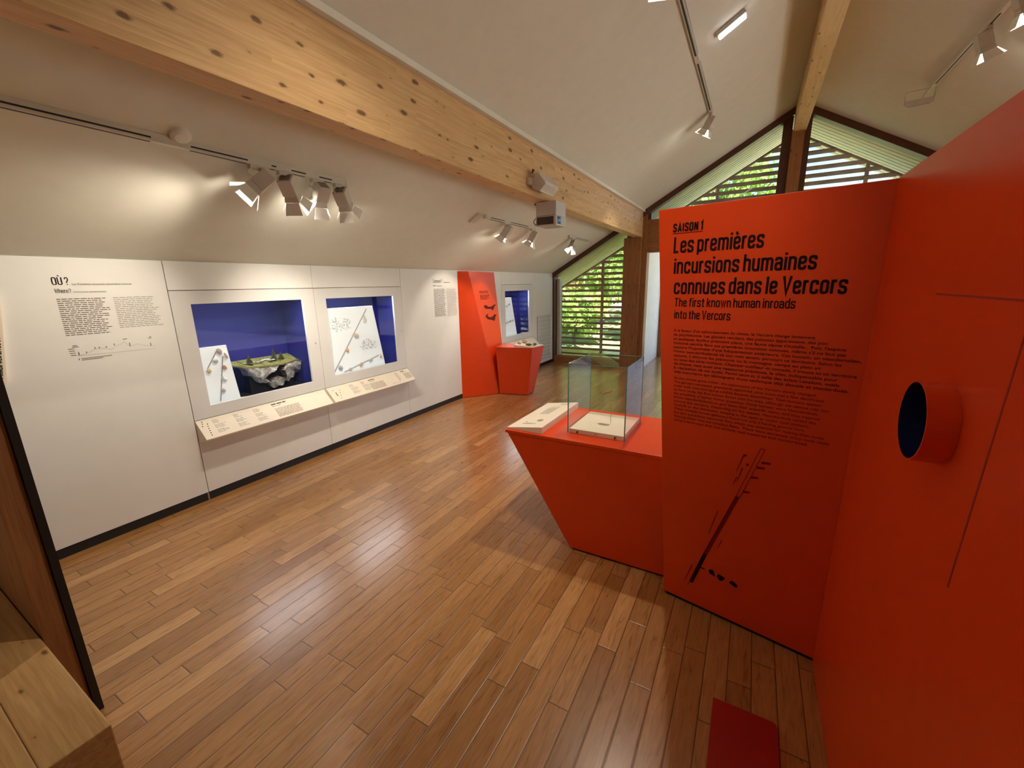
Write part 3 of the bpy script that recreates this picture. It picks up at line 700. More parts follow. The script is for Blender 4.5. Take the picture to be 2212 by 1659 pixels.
# contents of showcase 1
def board(label, y0, y1, z0, z1, x, rods, skew=0.0):
    t = thing('display_board', label, 'display board', (x, (y0+y1)/2, z0), 'lit boards in the showcases')
    bm = bm_new(); prism(bm, [(x, y0, z0), (x, y1+skew, z0), (x, y1, z1), (x, y0, z1)], (-0.012, 0, 0)); obj('panel', bm, 'board', t)
    for a, b in rods:
        bm = bm_new(); tube(bm, [(x+0.004, *a), (x+0.004, *b)], 0.0035, 8); obj('rod', bm, 'steel', t)
    return t
def flake(label, y, z, x, r, seed, col, rot=0.0, grp='flint flakes on the lit boards'):
    bm = bm_new(); blob(bm, (0, 0, 0), (0.007, r[0], r[1]), seed, 0.45, 2, Matrix.Rotation(rot, 3, 'X'))
    # flatten facets: cut the lower edge
    o = obj('flint_flake', bm, plain('flake_%d' % seed, tuple(min(0.85, 1.5*v) for v in col), 0.55, var=0.25, scale=90)); o.location = (x, y, z)
    return tag(o, label, 'flint flake', grp)
B1X = -3.672
board('white lit board beside the rock cave model', 1.52, 1.769, ZL+0.034, 1.176, B1X, [((1.690, 1.137), (1.606, 1.011)), ((1.728, 1.089), (1.655, 0.735))], 0.045)
for k, (y, z, r, c, rot, lab) in enumerate([
    (1.707, 1.135, (0.016, 0.026), (0.30, 0.27, 0.22), 0.3, 'grey pointed flake at the top of the left rod by the cave model'),
    (1.666, 1.064, (0.016, 0.020), (0.48, 0.48, 0.45), 0.8, 'pale grey flake midway along the left rod by the cave model'),
    (1.608, 0.993, (0.015, 0.021), (0.62, 0.48, 0.30), 0.4, 'ochre flake at the foot of the left rod by the cave model'),
    (1.748, 1.093, (0.008, 0.030), (0.45, 0.40, 0.36), 0.35, 'thin blade flake near the right edge of the board'),
    (1.722, 0.999, (0.019, 0.022), (0.46, 0.26, 0.19), 0.6, 'reddish flake on the right rod by the cave model'),
    (1.697, 0.914, (0.014, 0.016), (0.74, 0.70, 0.60), 0.1, 'cream flake on the right rod, left of its twin'),
    (1.716, 0.899, (0.014, 0.015), (0.70, 0.68, 0.52), 0.5, 'cream flake on the right rod, right of its twin'),
    (1.686, 0.818, (0.017, 0.019), (0.42, 0.37, 0.36), 0.7, 'grey triangular flake low on the right rod')]):
    flake(lab, y, z, B1X+0.014, r, 100+k, c, rot)
# rock cave model
t = thing('cave_model', 'rock cave model with grassy top and small firs in the near showcase', 'scale model', (-3.85, 2.22, ZL+0.03))
NY, NZ = 72, 46; bm = bm_new(); rng = np.random.default_rng(5)
ya, yb, za, zb = 1.96, 2.505, 0.700, 0.955
ph = rng.random((8, 3))*6.3; fq = rng.normal(size=(8, 2))*np.array([26, 34])
def rk(y, z): return sum(math.sin(fq[k][0]*y+fq[k][1]*z+ph[k][0]) for k in range(8))/8
ys_ = [1.96, 1.99, 2.00, 2.03, 2.06, 2.10, 2.13, 2.17, 2.19, 2.30, 2.33, 2.36, 2.42, 2.47, 2.505]
lo_ = [0.93, 0.90, 0.86, 0.845, 0.80, 0.765, 0.765, 0.765, 0.705, 0.715, 0.745, 0.742, 0.765, 0.79, 0.80]
def zlow(y): return float(np.interp(y, ys_, lo_)) + 0.006*math.sin(y*90)
def ztop(y): return float(np.interp(y, [1.96, 2.10, 2.30, 2.45, 2.505], [0.935, 0.925, 0.915, 0.935, 0.905]))
cavep = [(2.14, 0.806), (2.17, 0.848), (2.235, 0.875), (2.262, 0.915), (2.325, 0.912), (2.30, 0.862), (2.325, 0.815), (2.335, 0.765), (2.27, 0.80), (2.22, 0.80), (2.18, 0.775)]
def inside(p, poly):
    c = False; n = len(poly)
    for i in range(n):
        (x1, y1), (x2, y2) = poly[i], poly[(i+1) % n]
        if (y1 > p[1]) != (y2 > p[1]) and p[0] < (x2-x1)*(p[1]-y1)/(y2-y1)+x1: c = not c
    return c
G = {}; cav = []
for i in range(NY+1):
    y = ya+(yb-ya)*i/NY; l, h = zlow(y), ztop(y)
    for j in range(NZ+1):
        z = l+(h-l)*j/NZ
        x = -3.80 - 0.10*((y-2.25)/0.30)**2*0.6 + 0.022*rk(y, z) + 0.012*rk(2.3*y, 2.1*z) - 0.05*(1-j/NZ)**2
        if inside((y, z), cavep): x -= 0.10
        G[i, j] = bm.verts.new((x, y, z))
for i in range(NY):
    for j in range(NZ):
        y = ya+(yb-ya)*(i+0.5)/NY; l, h = zlow(y), ztop(y)
        f = bm.faces.new([G[i, j], G[i+1, j], G[i+1, j+1], G[i, j+1]])
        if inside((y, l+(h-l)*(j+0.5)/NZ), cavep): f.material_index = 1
topv = [G[i, NZ].co.copy() for i in range(NY+1)]; botv = [G[i, 0].co.copy() for i in range(NY+1)]
for i in range(NY):   # rear of the rock
    face(bm, [topv[i], topv[i+1], (-4.0, topv[i+1].y, 0.95), (-4.0, topv[i].y, 0.95)])
    face(bm, [botv[i], (-3.96, botv[i].y, botv[i].z), (-3.96, botv[i+1].y, botv[i+1].z), botv[i+1]])
bmesh.ops.recalc_face_normals(bm, faces=bm.faces[:])
me = bpy.data.meshes.new('rock'); bm.to_mesh(me); bm.free(); me.materials.append(M['rock']); me.materials.append(M['cave']); link('rock', me, None, t)
bm = bm_new(); fr = [(-3.80, 1.845, 0.985), (-3.79, 1.92, 0.962), (-3.815, 1.99, 0.940)] + [(v.x+0.006, v.y, v.z+0.008) for v in topv[4::4]]
bk = [(-4.0, y, 0.985) for y in np.linspace(1.86, 2.47, len(fr))]
for i in range(len(fr)-1):
    for s0, s1 in ((0, 0.35), (0.35, 0.7), (0.7, 1)):
        L_ = lambda a, b, s: tuple(np.array(a)*(1-s)+np.array(b)*s + np.array([0, 0, 0.006*math.sin(i*2.1+s*7)*(0 < s < 1)]))
        face(bm, [L_(fr[i], bk[i], s0), L_(fr[i+1], bk[i+1], s0), L_(fr[i+1], bk[i+1], s1), L_(fr[i], bk[i], s1)])
bmesh.ops.remove_doubles(bm, verts=bm.verts[:], dist=1e-5)
r = bmesh.ops.extrude_face_region(bm, geom=bm.faces[:]); bmesh.ops.translate(bm, verts=[v for v in r['geom'] if isinstance(v, bmesh.types.BMVert)], vec=(0, 0, -0.012))
obj('grass_top', bm, 'moss', t)
for k in range(14):
    y = 1.98+0.30*random.random(); x = -3.86-0.06*random.random()
    bm = bm_new(); blob(bm, (x, y, 0.957+0.012*(-3.80-x)/0.1), (0.016, 0.022, 0.007), 300+k, 0.3, 1); obj('rock_slab', bm, 'rock', t)
def fir(x, y, z, h, r, seed):
    bm = bm_new(); rr = random.Random(seed); n = 9
    tube(bm, [(x, y, z), (x, y, z+h*0.9)], 0.003, 6)
    for k in range(n):
        f = k/(n-1); zz = z+h*(0.06+0.84*f); R_ = r*(1-f*0.88)
        m = 11; c = bm.verts.new((x, y, zz+h*0.14)); ring = []
        for q in range(m*2):
            a = math.pi*q/m+k; q_ = R_*(1.0 if q % 2 else 0.55)*(0.8+0.35*rr.random())
            ring.append(bm.verts.new((x+q_*math.cos(a), y+q_*math.sin(a), zz-0.02*h*rr.random())))
        for q in range(2*m): bm.faces.new([c, ring[q], ring[(q+1) % (2*m)]])
    obj('fir_tree', bm, 'fir', t)
fir(-3.87, 2.022+0.008, 0.965, 0.085, 0.034, 1); fir(-3.88, 2.262, 0.955, 0.115, 0.038, 2); fir(-3.885, 2.335, 0.955, 0.075, 0.034, 3)
bm = bm_new(); bx(bm, -3.98, -3.90, 2.02, 2.44, ZL+0.034, 0.92); obj('stand', bm, 'blackcloth', t)
bm = bm_new(); prism(bm, [(-3.64, 1.83, 0.683), (-3.66, 2.09, 0.683), (-3.80, 1.83, 0.683)], (0, 0, 0.02)); tag(obj('white_tray', bm, 'frame'), 'small white tray at the bottom of the rock model showcase', 'tray')
# contents of showcase 2
B2X = -3.655
BD2 = board('tall white lit board with two slanting rods and map sketches', 2.60, 3.306, ZL+0.034, 1.411, B2X, [((3.216, 1.382), (2.732, 0.777)), ((2.847, 0.749), (3.327, 0.855))], 0.12)
def sketch(y0, y1, z0, z1, seed, n, parent, x, mat):
    r = random.Random(seed); bm = bm_new()
    for k in range(n):
        a = (r.uniform(y0, y1), r.uniform(z0, z1)); th = r.uniform(0, 3.14); l = r.uniform(0.006, 0.03)
        cy, cz = (y0+y1)/2, (z0+z1)/2
        if ((a[0]-cy)/(y1-y0)*2)**2+((a[1]-cz)/(z1-z0)*2)**2 > 1: continue
        seg2(bm, a, (a[0]+l*math.cos(th), a[1]+l*math.sin(th)), r.uniform(0.0012, 0.004), x)
    return obj('map_sketch', bm, mat, parent)
sketch(2.75, 2.99, 1.165, 1.310, 1, 150, BD2, B2X+0.0012, 'pale_ink'); sketch(3.09, 3.27, 0.915, 1.05, 2, 120, BD2, B2X+0.0012, 'pale_ink'); sketch(3.23, 3.34, 0.93, 1.01, 3, 30, BD2, B2X+0.0012, 'pale_ink')
for k, (y, z, r, c, rot, lab) in enumerate([
    (3.166, 1.276, (0.024, 0.032), (0.52, 0.53, 0.50), 0.2, 'pale grey flake highest on the long slanting rod'),
    (3.036, 1.112, (0.022, 0.028), (0.55, 0.46, 0.38), 0.7, 'beige flake second from the top of the long slanting rod'),
    (2.905, 0.970, (0.020, 0.022), (0.50, 0.30, 0.18), 0.3, 'brown flake third down the long slanting rod'),
    (2.800, 0.800, (0.026, 0.030), (0.32, 0.32, 0.32), 0.4, 'dark grey flake at the foot of the long slanting rod'),
    (2.918, 0.766, (0.019, 0.018), (0.46, 0.32, 0.26), 0.1, 'dull brown flake lowest on the short slanting rod'),
    (3.062, 0.792, (0.021, 0.019), (0.50, 0.31, 0.20), 0.6, 'orange brown flake second up the short slanting rod'),
    (3.200, 0.819, (0.026, 0.017), (0.42, 0.41, 0.40), 0.2, 'grey flake third up the short slanting rod'),
    (3.345, 0.846, (0.019, 0.024), (0.68, 0.50, 0.33), 0.5, 'sandy flake at the top end of the short slanting rod')]):
    flake(lab, y, z, B2X+0.015, r, 140+k, c, rot)
BD3 = board('white lit board in the far showcase by the window', 6.02, 6.42, ZL+0.034, 1.395, -3.66, [((6.08, 1.20), (6.36, 1.29)), ((6.10, 0.96), (6.50, 1.005))], 0.20)
for k, (y, z) in enumerate(((6.10, 1.19), (6.17, 1.215), (6.25, 1.245), (6.33, 1.275))):
    flake('small grey flake on the upper rod of the far showcase board', y, z, -3.648, (0.018, 0.020), 170+k, (0.42, 0.43, 0.44), 0.3, 'upper rod flakes in the far showcase')
for k, (y, z) in enumerate(((6.12, 0.945), (6.20, 0.965), (6.28, 0.975), (6.36, 0.985), (6.44, 0.995))):
    flake('small grey flake on the lower rod of the far showcase board', y, z, -3.648, (0.016, 0.020), 180+k, (0.38, 0.36, 0.34), 0.6, 'lower rod flakes in the far showcase')

# radiator grille on the far wall
t = thing('wall_grille', 'white slatted grille on the wall beside the louvred window', 'grille', (XW, 7.55, 0.15))
bm = bm_new(); bx(bm, XW+0.001, XW+0.022, 7.25, 7.84, 0.14, 1.005); obj('backing', bm, plain('grille_panel_grey', (0.55, 0.58, 0.55), 0.7), t)  # grey-green panels behind the thin white ribs
for k in range(11): box_obj('slat', XW+0.020, XW+0.034, 7.29, 7.80, 0.165+0.0765*k, 0.177+0.0765*k, 'frame', t, bevel=0.003)
for a, b in ((7.25, 7.28), (7.81, 7.84)): box_obj('side_rail', XW+0.02, XW+0.032, a, b, 0.14, 1.005, 'frame', t)

# sign at the left edge
t = thing('site_map_panel', 'cream panel with vertical title at the left picture edge', 'sign', (XW, 0.45, 1.13))
bm = bm_new(); prism(bm, [(XW+0.001, 0.34, 1.128), (XW+0.001, 0.570, 1.128), (XW+0.001, 0.640, 1.62), (XW+0.001, 0.34, 1.62)], (0.024, 0, 0)); obj('board', bm, 'cream', t)
U = Vector((0, 0.07, 0.492)).normalized(); V = Vector((0, -0.492, 0.07)).normalized()
condensed('lettering', [('PRINCIPAUX SITES DU PALÉOLITHIQUE', 0.015, 0.0, 0.022, 0.40, 0.17)], 'ink', t, Vector((XW+0.0255, 0.560, 1.14)), U, V)

# ------------------------------------------------------------------ the big orange partition
A = Vector((-0.262, 2.025, 0)); B = Vector((0.372, 1.894, 0)); dh = (B-A).normalized(); nrm = Vector((dh.y, -dh.x, 0))
Lp = (B-A).length; ZP = 1.912
def P1(u, z, d=0.0): return A + dh*u + Vector((0, 0, z)) + nrm*d
OP = thing('orange_partition', 'large orange text partition with a round viewing tube on the right', 'partition', (0.372, 1.894, 0))
bm = bm_new(); prism(bm, [P1(0.0, 0.018), P1(Lp+0.02, 0.018), P1(Lp+0.02, ZP), P1(-0.145, ZP)], -nrm*0.030); obj('text_panel', bm, 'orange', OP, bevel=0.0015)
bm = bm_new(); prism(bm, [P1(0.012, 0.0, -0.008), P1(Lp, 0.0, -0.008), P1(Lp, 0.018, -0.008), P1(0.012, 0.018, -0.008)], -nrm*0.018); obj('plinth', bm, 'black', OP)
bm = bm_new(); prism(bm, [(0.372, 0.55, 0), (0.402, 0.55, 0), (0.402, 1.8872, 0), (0.372, 1.8936, 0)], (0, 0, ZP)); obj('side_panel', bm, 'orange', OP)
bm = bm_new(); bx(bm, 0.3714, 0.3725, 0.6, 1.357, 1.5585, 1.5625)
prism(bm, [(0.3714, 0.985, 1.03), (0.3714, 0.990, 1.03), (0.3714, 0.951, 1.560), (0.3714, 0.946, 1.560)], (0.001, 0, 0)); obj('hatch_joint', bm, plain('joint_red', (0.30, 0.014, 0.004), 0.6), OP)
yc, zcn, rr = 1.166, 1.300, 0.0858
bm = bm_new()
seg = 64
def ring(x, r): return [bm.verts.new((x, yc+r*math.cos(2*math.pi*k/seg), zcn+r*math.sin(2*math.pi*k/seg))) for k in range(seg)]
R1, R2, R3 = ring(0.3718, rr), ring(0.322, rr), ring(0.322, rr-0.0035)
for a, b in ((R1, R2), (R2, R3)):
    for k in range(seg): bm.faces.new([a[k], a[(k+1) % seg], b[(k+1) % seg], b[k]])
tb = obj('viewing_tube', bm, 'orange', OP)
bm = bm_new(); R3, R4 = ring(0.3218, rr-0.0036), ring(0.3712, rr-0.0036)
for k in range(seg): bm.faces.new([R3[k], R3[(k+1) % seg], R4[(k+1) % seg], R4[k]])
bm.faces.new(R4); obj('tube_lining', bm, plain('tube_blue', (0.006, 0.010, 0.075), 0.35), tb)
# lettering of the partition: lines of the text lean with the left edge
def marg(z): return 0.0615 - 0.0755*z + 0.0
fr_txt = ['À la faveur d\'un adoucissement du climat, le Vercors change lentement', 'de physionomie. Les glaciers reculent, des pelouses apparaissent, des pins', 'et quelques feuillus prennent place, une faune alpine s\'installe... Puis, l\'espèce', 'humaine semble faire ses premières incursions connues, même s\'il ne faut pas', 'exclure l\'hypothèse d\'une fréquentation antérieure. Cet humain, un néandertalien,', 'Homo neanderthalensis de son nom savant, parcourt ce territoire. Selon les', 'saisons, il sillonne les piémonts ou la montagne, campe en plein air', 'ou sous des abris rocheux. Chasseur-cueilleur et nomade, il trouve ici un territoire', 'de chasse, mais aussi une ressource précieuse, le silex, indispensable pour', 'la réalisation de ses outils. Parmi ceux-ci, il taille des éclats Levallois, outils', 'très tranchants qui témoignent d\'une technique déjà aboutie et standardisée.']
en_txt = ['As the climate grew milder, the appearance of the Vercors slowly changed.', 'The glaciers retreated, grasslands appeared, pine trees and a few deciduous', 'trees took root and alpine wildlife became established. Then humans appear', 'to have made the first known forays into the area, although we cannot rule out', 'the possibility of earlier human presence. These humans were Neanderthals,', 'Homo neanderthalensis to give them their scientific name, and they roamed', 'around this territory. Depending on the season, Neanderthals visited the', 'foothills or the mountains, sleeping in the open or under rock shelters.', 'These nomadic hunter-gatherers found not only a hunting ground here,', 'but also a precious resource: flint, which was essential for making their tools.', 'Among them, they cut Levallois flakes. These were extremely sharp tools made', 'using a technique that was already well mastered and standardised.']
end_f = [0.491, 0.53, 0.585, 0.585, 0.63, 0.575, 0.515, 0.62, 0.565, 0.572, 0.60]
end_e = [0.522, 0.545, 0.54, 0.562, 0.53, 0.535, 0.525, 0.505, 0.49, 0.555, 0.57, 0.501]
og = A + nrm*0.0006
condensed('title_lettering', [('SAISON 1', -0.075, 1.8125, 0.0335, 0.126, 0.21), ('Les premières', -0.067, 1.724, 0.0665, 0.351, 0.15), ('incursions humaines', -0.060, 1.635, 0.0665, 0.523, 0.15), ('connues dans le Vercors', -0.054, 1.5465, 0.0665, 0.616, 0.15), ('The first known human inroads', -0.048, 1.491, 0.0385, 0.462, 0.125), ('into the Vercors', -0.044, 1.437, 0.0385, 0.235, 0.125)], 'ink', OP, og, dh, (0, 0, 1))
bm = bm_new(); prism(bm, [P1(-0.076, 1.8045, 0.001), P1(0.051, 1.8045, 0.001), P1(0.051, 1.8075, 0.001), P1(-0.076, 1.8075, 0.001)], nrm*0.0004); obj('title_underline', bm, 'redink', OP)
k = 0.0198
lettering('french_lettering', [(s, -0.042+0.00145*i, 1.379-0.0191*i, 0.0165, end_f[i]+0.042, 0.010) for i, s in enumerate(fr_txt)], 'ink2', OP, og, dh, (0, 0, 1))
lettering('english_lettering', [(s, -0.026+0.00140*i, 1.159-0.0184*i, 0.0155, end_e[i]+0.026, 0.004) for i, s in enumerate(en_txt)], 'redink', OP, og, dh, (0, 0, 1))
def bar(bm, a, b, w0, w1=None, d=0.0012):
    w1 = w1 or w0; a_, b_ = P1(*a, d), P1(*b, d); t_ = (b_-a_).normalized(); n_ = t_.cross(nrm)
    prism(bm, [a_+n_*w0/2, b_+n_*w1/2, b_-n_*w1/2, a_-n_*w0/2], nrm*0.0004)
bm = bm_new(); bar(bm, (0.131, 0.133), (0.184, 0.318), 0.017); obj('spear_base', bm, 'ink', OP)
bm = bm_new(); bar(bm, (0.184, 0.318), (0.294, 0.660), 0.017); obj('spear_shaft', bm, 'redink', OP)
bm = bm_new()
bar(bm, (0.286, 0.655), (0.360, 0.905), 0.0024); bar(bm, (0.303, 0.655), (0.376, 0.905), 0.0024); bar(bm, (0.360, 0.905), (0.376, 0.905), 0.0024)
for a, b in (((0.16, 0.24), (0.118, 0.11)), ((0.13, 0.23), (0.10, 0.13)), ((0.21, 0.52), (0.19, 0.43)), ((0.22, 0.56), (0.205, 0.50)), ((0.30, 0.86), (0.278, 0.78)), ((0.282, 0.75), (0.270, 0.71)), ((0.25, 0.42), (0.235, 0.37)), ((0.30, 0.80), (0.285, 0.73))): bar(bm, a, b, 0.0045, 0.002)
for (u, z, l) in ((0.386, 0.845, 0.034), (0.369, 0.819, 0.030), (0.350, 0.768, 0.028), (0.326, 0.692, 0.028), (0.305, 0.86, 0.012), (0.318, 0.82, 0.010)): bar(bm, (u-l/2, z-0.002), (u+l/2, z+0.002), 0.011, 0.008)
obj('spear_tip_drawing', bm, 'redink', OP)
bm = bm_new()
for (u, z, l, h, s) in ((0.178, 0.236, 0.026, 0.006, 0), (0.222, 0.232, 0.028, 0.034, 1), (0.262, 0.224, 0.034, 0.034, 2), (0.318, 0.218, 0.042, 0.026, 3)):
    r_ = random.Random(s); pts = []
    for q in range(12):
        a_ = 2*math.pi*q/12; k_ = 0.7+0.45*r_.random(); pts.append(P1(u+l/2*math.cos(a_)*k_ - (0.006 if s == 1 else 0)*math.sin(a_), z+h/2*math.sin(a_)*k_-0.25*(l/2*math.cos(a_))*(1 if s == 3 else 0), 0.0012))
    prism(bm, pts, nrm*0.0004)
obj('flake_silhouettes', bm, 'ink', OP)

# counter behind the partition
CT = thing('display_counter', 'orange cantilevered display counter beside the large text partition', 'counter', (-0.55, 2.45, 0))
bm = bm_new(); loft(bm, [(-0.842, 2.145, 0.014), (0.25, 2.145, 0.014), (0.25, 2.70, 0.014), (-0.842, 2.70, 0.014)], [(-1.268, 2.145, 0.694), (0.25, 2.145, 0.694), (0.25, 2.785, 0.694), (-1.268, 2.785, 0.694)]); obj('body', bm, 'orange', CT)
bm = bm_new(); bx(bm, -1.284, 0.25, 2.142, 2.793, 0.694, 0.713); obj('top', bm, 'orange', CT, bevel=0.0015)
bm = bm_new(); bx(bm, -0.825, 0.25, 2.158, 2.69, 0.0, 0.014); obj('plinth', bm, 'black', CT)
t = thing('label_wedge', 'cream wedge label board on the orange counter', 'label board', (-1.16, 2.47, 0.713))
bm = bm_new(); prism(bm, [(-1.283, 2.165, 0.7135), (-1.037, 2.165, 0.7135), (-1.037, 2.165, 0.757), (-1.283, 2.165, 0.7225)], (0, 0.615, 0)); obj('wedge', bm, 'cream', t, bevel=0.001)
U = Vector((0, 1, 0)); V = Vector((-0.246, 0, -0.0345)).normalized(); O = Vector((-1.037, 2.165, 0.757))
strokes('small_print', [(0.30+0.0*k, 0.095+0.0125*k, 0.20-0.02*(k % 3), 0.006) for k in range(6)] + [(0.545, 0.05+0.012*k, 0.045, 0.005) for k in range(6)], 'pale_ink', t, O, U, V, word=0.02, seed=31)
bm = bm_new(); Nn = U.cross(V)
if Nn.z < 0: Nn = -Nn
for (u, v, a_, b_, s) in ((0.150, 0.085, 0.052, 0.024, 1), (0.082, 0.135, 0.014, 0.05, 2), (0.115, 0.165, 0.016, 0.008, 3)):
    r_ = random.Random(s); pts = [O+U*(u+a_/2*math.cos(2*math.pi*q/16)*(0.8+0.3*r_.random()))+V*(v+b_*math.sin(2*math.pi*q/16)*(0.8+0.3*r_.random()))+Nn*0.0008 for q in range(16)]
    prism(bm, pts, Nn*0.0004)
obj('flake_drawing', bm, 'pale_ink', t)
# glass case with the mounted flake
gx0, gx1, gy0, gy1, gz0, gz1 = -0.908, -0.563, 2.262, 2.660, 0.7145, 1.146
GC = thing('glass_cover', 'clear glass cover standing on the orange counter', 'display case', ((gx0+gx1)/2, (gy0+gy1)/2, gz0))
def pane(name, a, b):
    bm = bm_new(); bx(bm, a[0], b[0], a[1], b[1], a[2], b[2]); o = obj(name, bm, 'glass', GC); return o
bm = bm_new(); th = 0.006
face(bm, [(gx0, gy0, gz0), (gx1, gy0, gz0), (gx1, gy0, gz1), (gx0, gy0, gz1)]); obj('front_pane', bm, 'glass', GC)
bm = bm_new(); face(bm, [(gx0, gy1, gz0), (gx1, gy1, gz0), (gx1, gy1, gz1), (gx0, gy1, gz1)]); obj('back_pane', bm, 'glass', GC)
bm = bm_new(); face(bm, [(gx0, gy0, gz0), (gx0, gy1, gz0), (gx0, gy1, gz1), (gx0, gy0, gz1)]); obj('side_pane', bm, 'glass', GC)
bm = bm_new(); face(bm, [(gx1, gy0, gz0), (gx1, gy1, gz0), (gx1, gy1, gz1), (gx1, gy0, gz1)]); obj('side_pane', bm, 'glass', GC)
bm = bm_new(); face(bm, [(gx0, gy0, gz1), (gx1, gy0, gz1), (gx1, gy1, gz1), (gx0, gy1, gz1)]); obj('top_pane', bm, 'glass', GC)
for (x, y) in ((gx0, gy0), (gx1, gy0), (gx0, gy1), (gx1, gy1)):
    f = 0.0028 if y == gy0 else 0.0016
    box_obj('glass_edge', x-f, x+f, y-f, y+f, gz0, gz1, 'edge', GC)
for (a, b) in (((gx0, gy0), (gx1, gy0)), ((gx1, gy0), (gx1, gy1)), ((gx0, gy0), (gx0, gy1)), ((gx0, gy1), (gx1, gy1))):
    f = 0.0020; box_obj('top_edge', min(a[0], b[0])-f, max(a[0], b[0])+f, min(a[1], b[1])-f, max(a[1], b[1])+f, gz1-0.004, gz1+0.001, 'edge', GC)
t = thing('case_plinth', 'low cream plinth inside the glass cover', 'plinth', ((gx0+gx1)/2, (gy0+gy1)/2, gz0))
bm = bm_new(); bx(bm, gx0+0.006, gx1-0.006, gy0+0.006, gy1-0.006, gz0-0.001, 0.7415); obj('block', bm, 'cream', t, bevel=0.001)
for x in (gx0+0.06, gx1-0.055):
    bm = bm_new(); tube(bm, [(x, gy0+0.007, 0.727), (x, gy0-0.006, 0.727)], 0.0055, 12); obj('screw', bm, 'trim', t)
bm = bm_new(); tube(bm, [((gx0+gx1)/2, gy0+0.007, 0.727), ((gx0+gx1)/2, gy0+0.003, 0.727)], 0.0028, 10); obj('screw_hole', bm, 'black', t)
t = thing('mounted_flake', 'brown flint flake on a thin bent rod inside the glass cover', 'flint flake', (-0.705, 2.469, 0.7415))
bm = bm_new(); tube(bm, [(-0.705, 2.469, 0.7415), (-0.704, 2.469, 0.915), (-0.706, 2.469, 0.928), (-0.716, 2.469, 0.944)], 0.0018, 8); obj('rod', bm, 'brass', t)
bm = bm_new(); blob(bm, (-0.735, 2.469, 0.9385), (0.036, 0.020, 0.0072), 71, 0.25, 3, Matrix.Rotation(-0.42, 3, 'Y')); obj('flake', bm, 'shard', t)

# ------------------------------------------------------------------ the small orange kiosk by the far wall
KX = XW+0.0015
P_1 = (-3.470, 4.902, 1.80); P_2 = (-3.216, 5.194, 0.006); P_3 = (-3.387, 5.62, 0.724); W_1 = (KX, 5.735, 1.80); F_3 = (-3.387, 5.62, 0.006)
A_0 = (KX, 4.768, 0.006); A_1 = (KX, 4.785, 1.80); D_0 = (KX, 5.74, 0.006)
KS = thing('orange_kiosk', 'tall angular orange kiosk against the white wall by the far showcase', 'kiosk', (-3.4, 5.2, 0))
bm = bm_new(); vv = {n: bm.verts.new(p) for n, p in dict(A0=A_0, A1=A_1, P1=P_1, P2=P_2, P3=P_3, W1=W_1, F3=F_3, D0=D_0).items()}
for f in (('A0', 'P2', 'P1', 'A1'), ('P1', 'P2', 'P3'), ('P1', 'P3', 'W1'), ('P2', 'F3', 'P3'), ('P3', 'F3', 'D0', 'W1'), ('A1', 'P1', 'W1'), ('A0', 'D0', 'F3', 'P2'), ('A0', 'A1', 'W1', 'D0')): bm.faces.new([vv[i] for i in f])
obj('body', bm, 'orange', KS)
Vb = Vector(P_1)-Vector(P_2); Hb = Vector(P_3)-Vector(P_1); nb = Hb.cross(Vb); nb = nb.normalized(); nb = nb if nb.x > 0 else -nb
Ub = Vector((0, 0, 1)).cross(nb).normalized(); Vb2 = nb.cross(Ub)
Ok = Vector((-3.453, 5.128, 1.515))
strokes('small_print', [(0.0, 0.0, 0.56, 0.011), (0.0, -0.020, 0.42, 0.011)] + para(0.0, -0.055, 5, 0.0145, 0.33, 0.008, 0.3, 0.06, 91), 'ink2', KS, Ok, Ub, Vb2, 0.0015, 0.05, 9)
bm = bm_new()
for (pts) in ([(0.06, -0.21), (0.12, -0.195), (0.17, -0.205), (0.20, -0.225), (0.30, -0.23), (0.38, -0.215), (0.44, -0.20), (0.50, -0.215), (0.44, -0.225), (0.40, -0.255), (0.35, -0.29), (0.29, -0.262), (0.20, -0.258), (0.10, -0.25)],
              [(0.06, -0.37), (0.10, -0.335), (0.17, -0.33), (0.13, -0.36), (0.20, -0.385), (0.30, -0.38), (0.37, -0.35), (0.46, -0.365), (0.40, -0.385), (0.38, -0.42), (0.33, -0.45), (0.25, -0.425), (0.13, -0.41)]):
    prism(bm, [Ok+Ub*u+Vb2*v+nb*0.0012 for u, v in pts], nb*0.0006)
obj('flake_silhouettes', bm, 'ink2', KS)
KC = thing('kiosk_counter', 'small orange tapering counter in front of the far kiosk', 'counter', (-3.0, 5.4, 0))
bm = bm_new(); loft(bm, [(-3.20, 5.212, 0.010), (-2.778, 5.312, 0.010), (-2.783, 5.522, 0.010), (-3.20, 5.56, 0.010)], [(-3.245, 5.198, 0.712), (-2.700, 5.318, 0.712), (-2.652, 5.622, 0.712), (-3.372, 5.655, 0.712)]); obj('body', bm, 'orange', KC)
bm = bm_new(); loft(bm, [(-3.19, 5.23, 0.0), (-2.79, 5.325, 0.0), (-2.795, 5.51, 0.0), (-3.19, 5.55, 0.0)], [(-3.19, 5.23, 0.010), (-2.79, 5.325, 0.010), (-2.795, 5.51, 0.010), (-3.19, 5.55, 0.010)]); obj('plinth', bm, 'black', KC)
bm = bm_new(); loft(bm, [(-2.965, 5.262, 0.713), (-2.702, 5.320, 0.713), (-2.655, 5.620, 0.713), (-3.06, 5.640, 0.713)], [(-2.965, 5.262, 0.752), (-2.702, 5.320, 0.722), (-2.655, 5.620, 0.722), (-3.06, 5.640, 0.757)]); tr_ = tag(obj('touch_tray', bm, 'cream'), 'white wedge tray with stones on the small orange counter', 'tray')
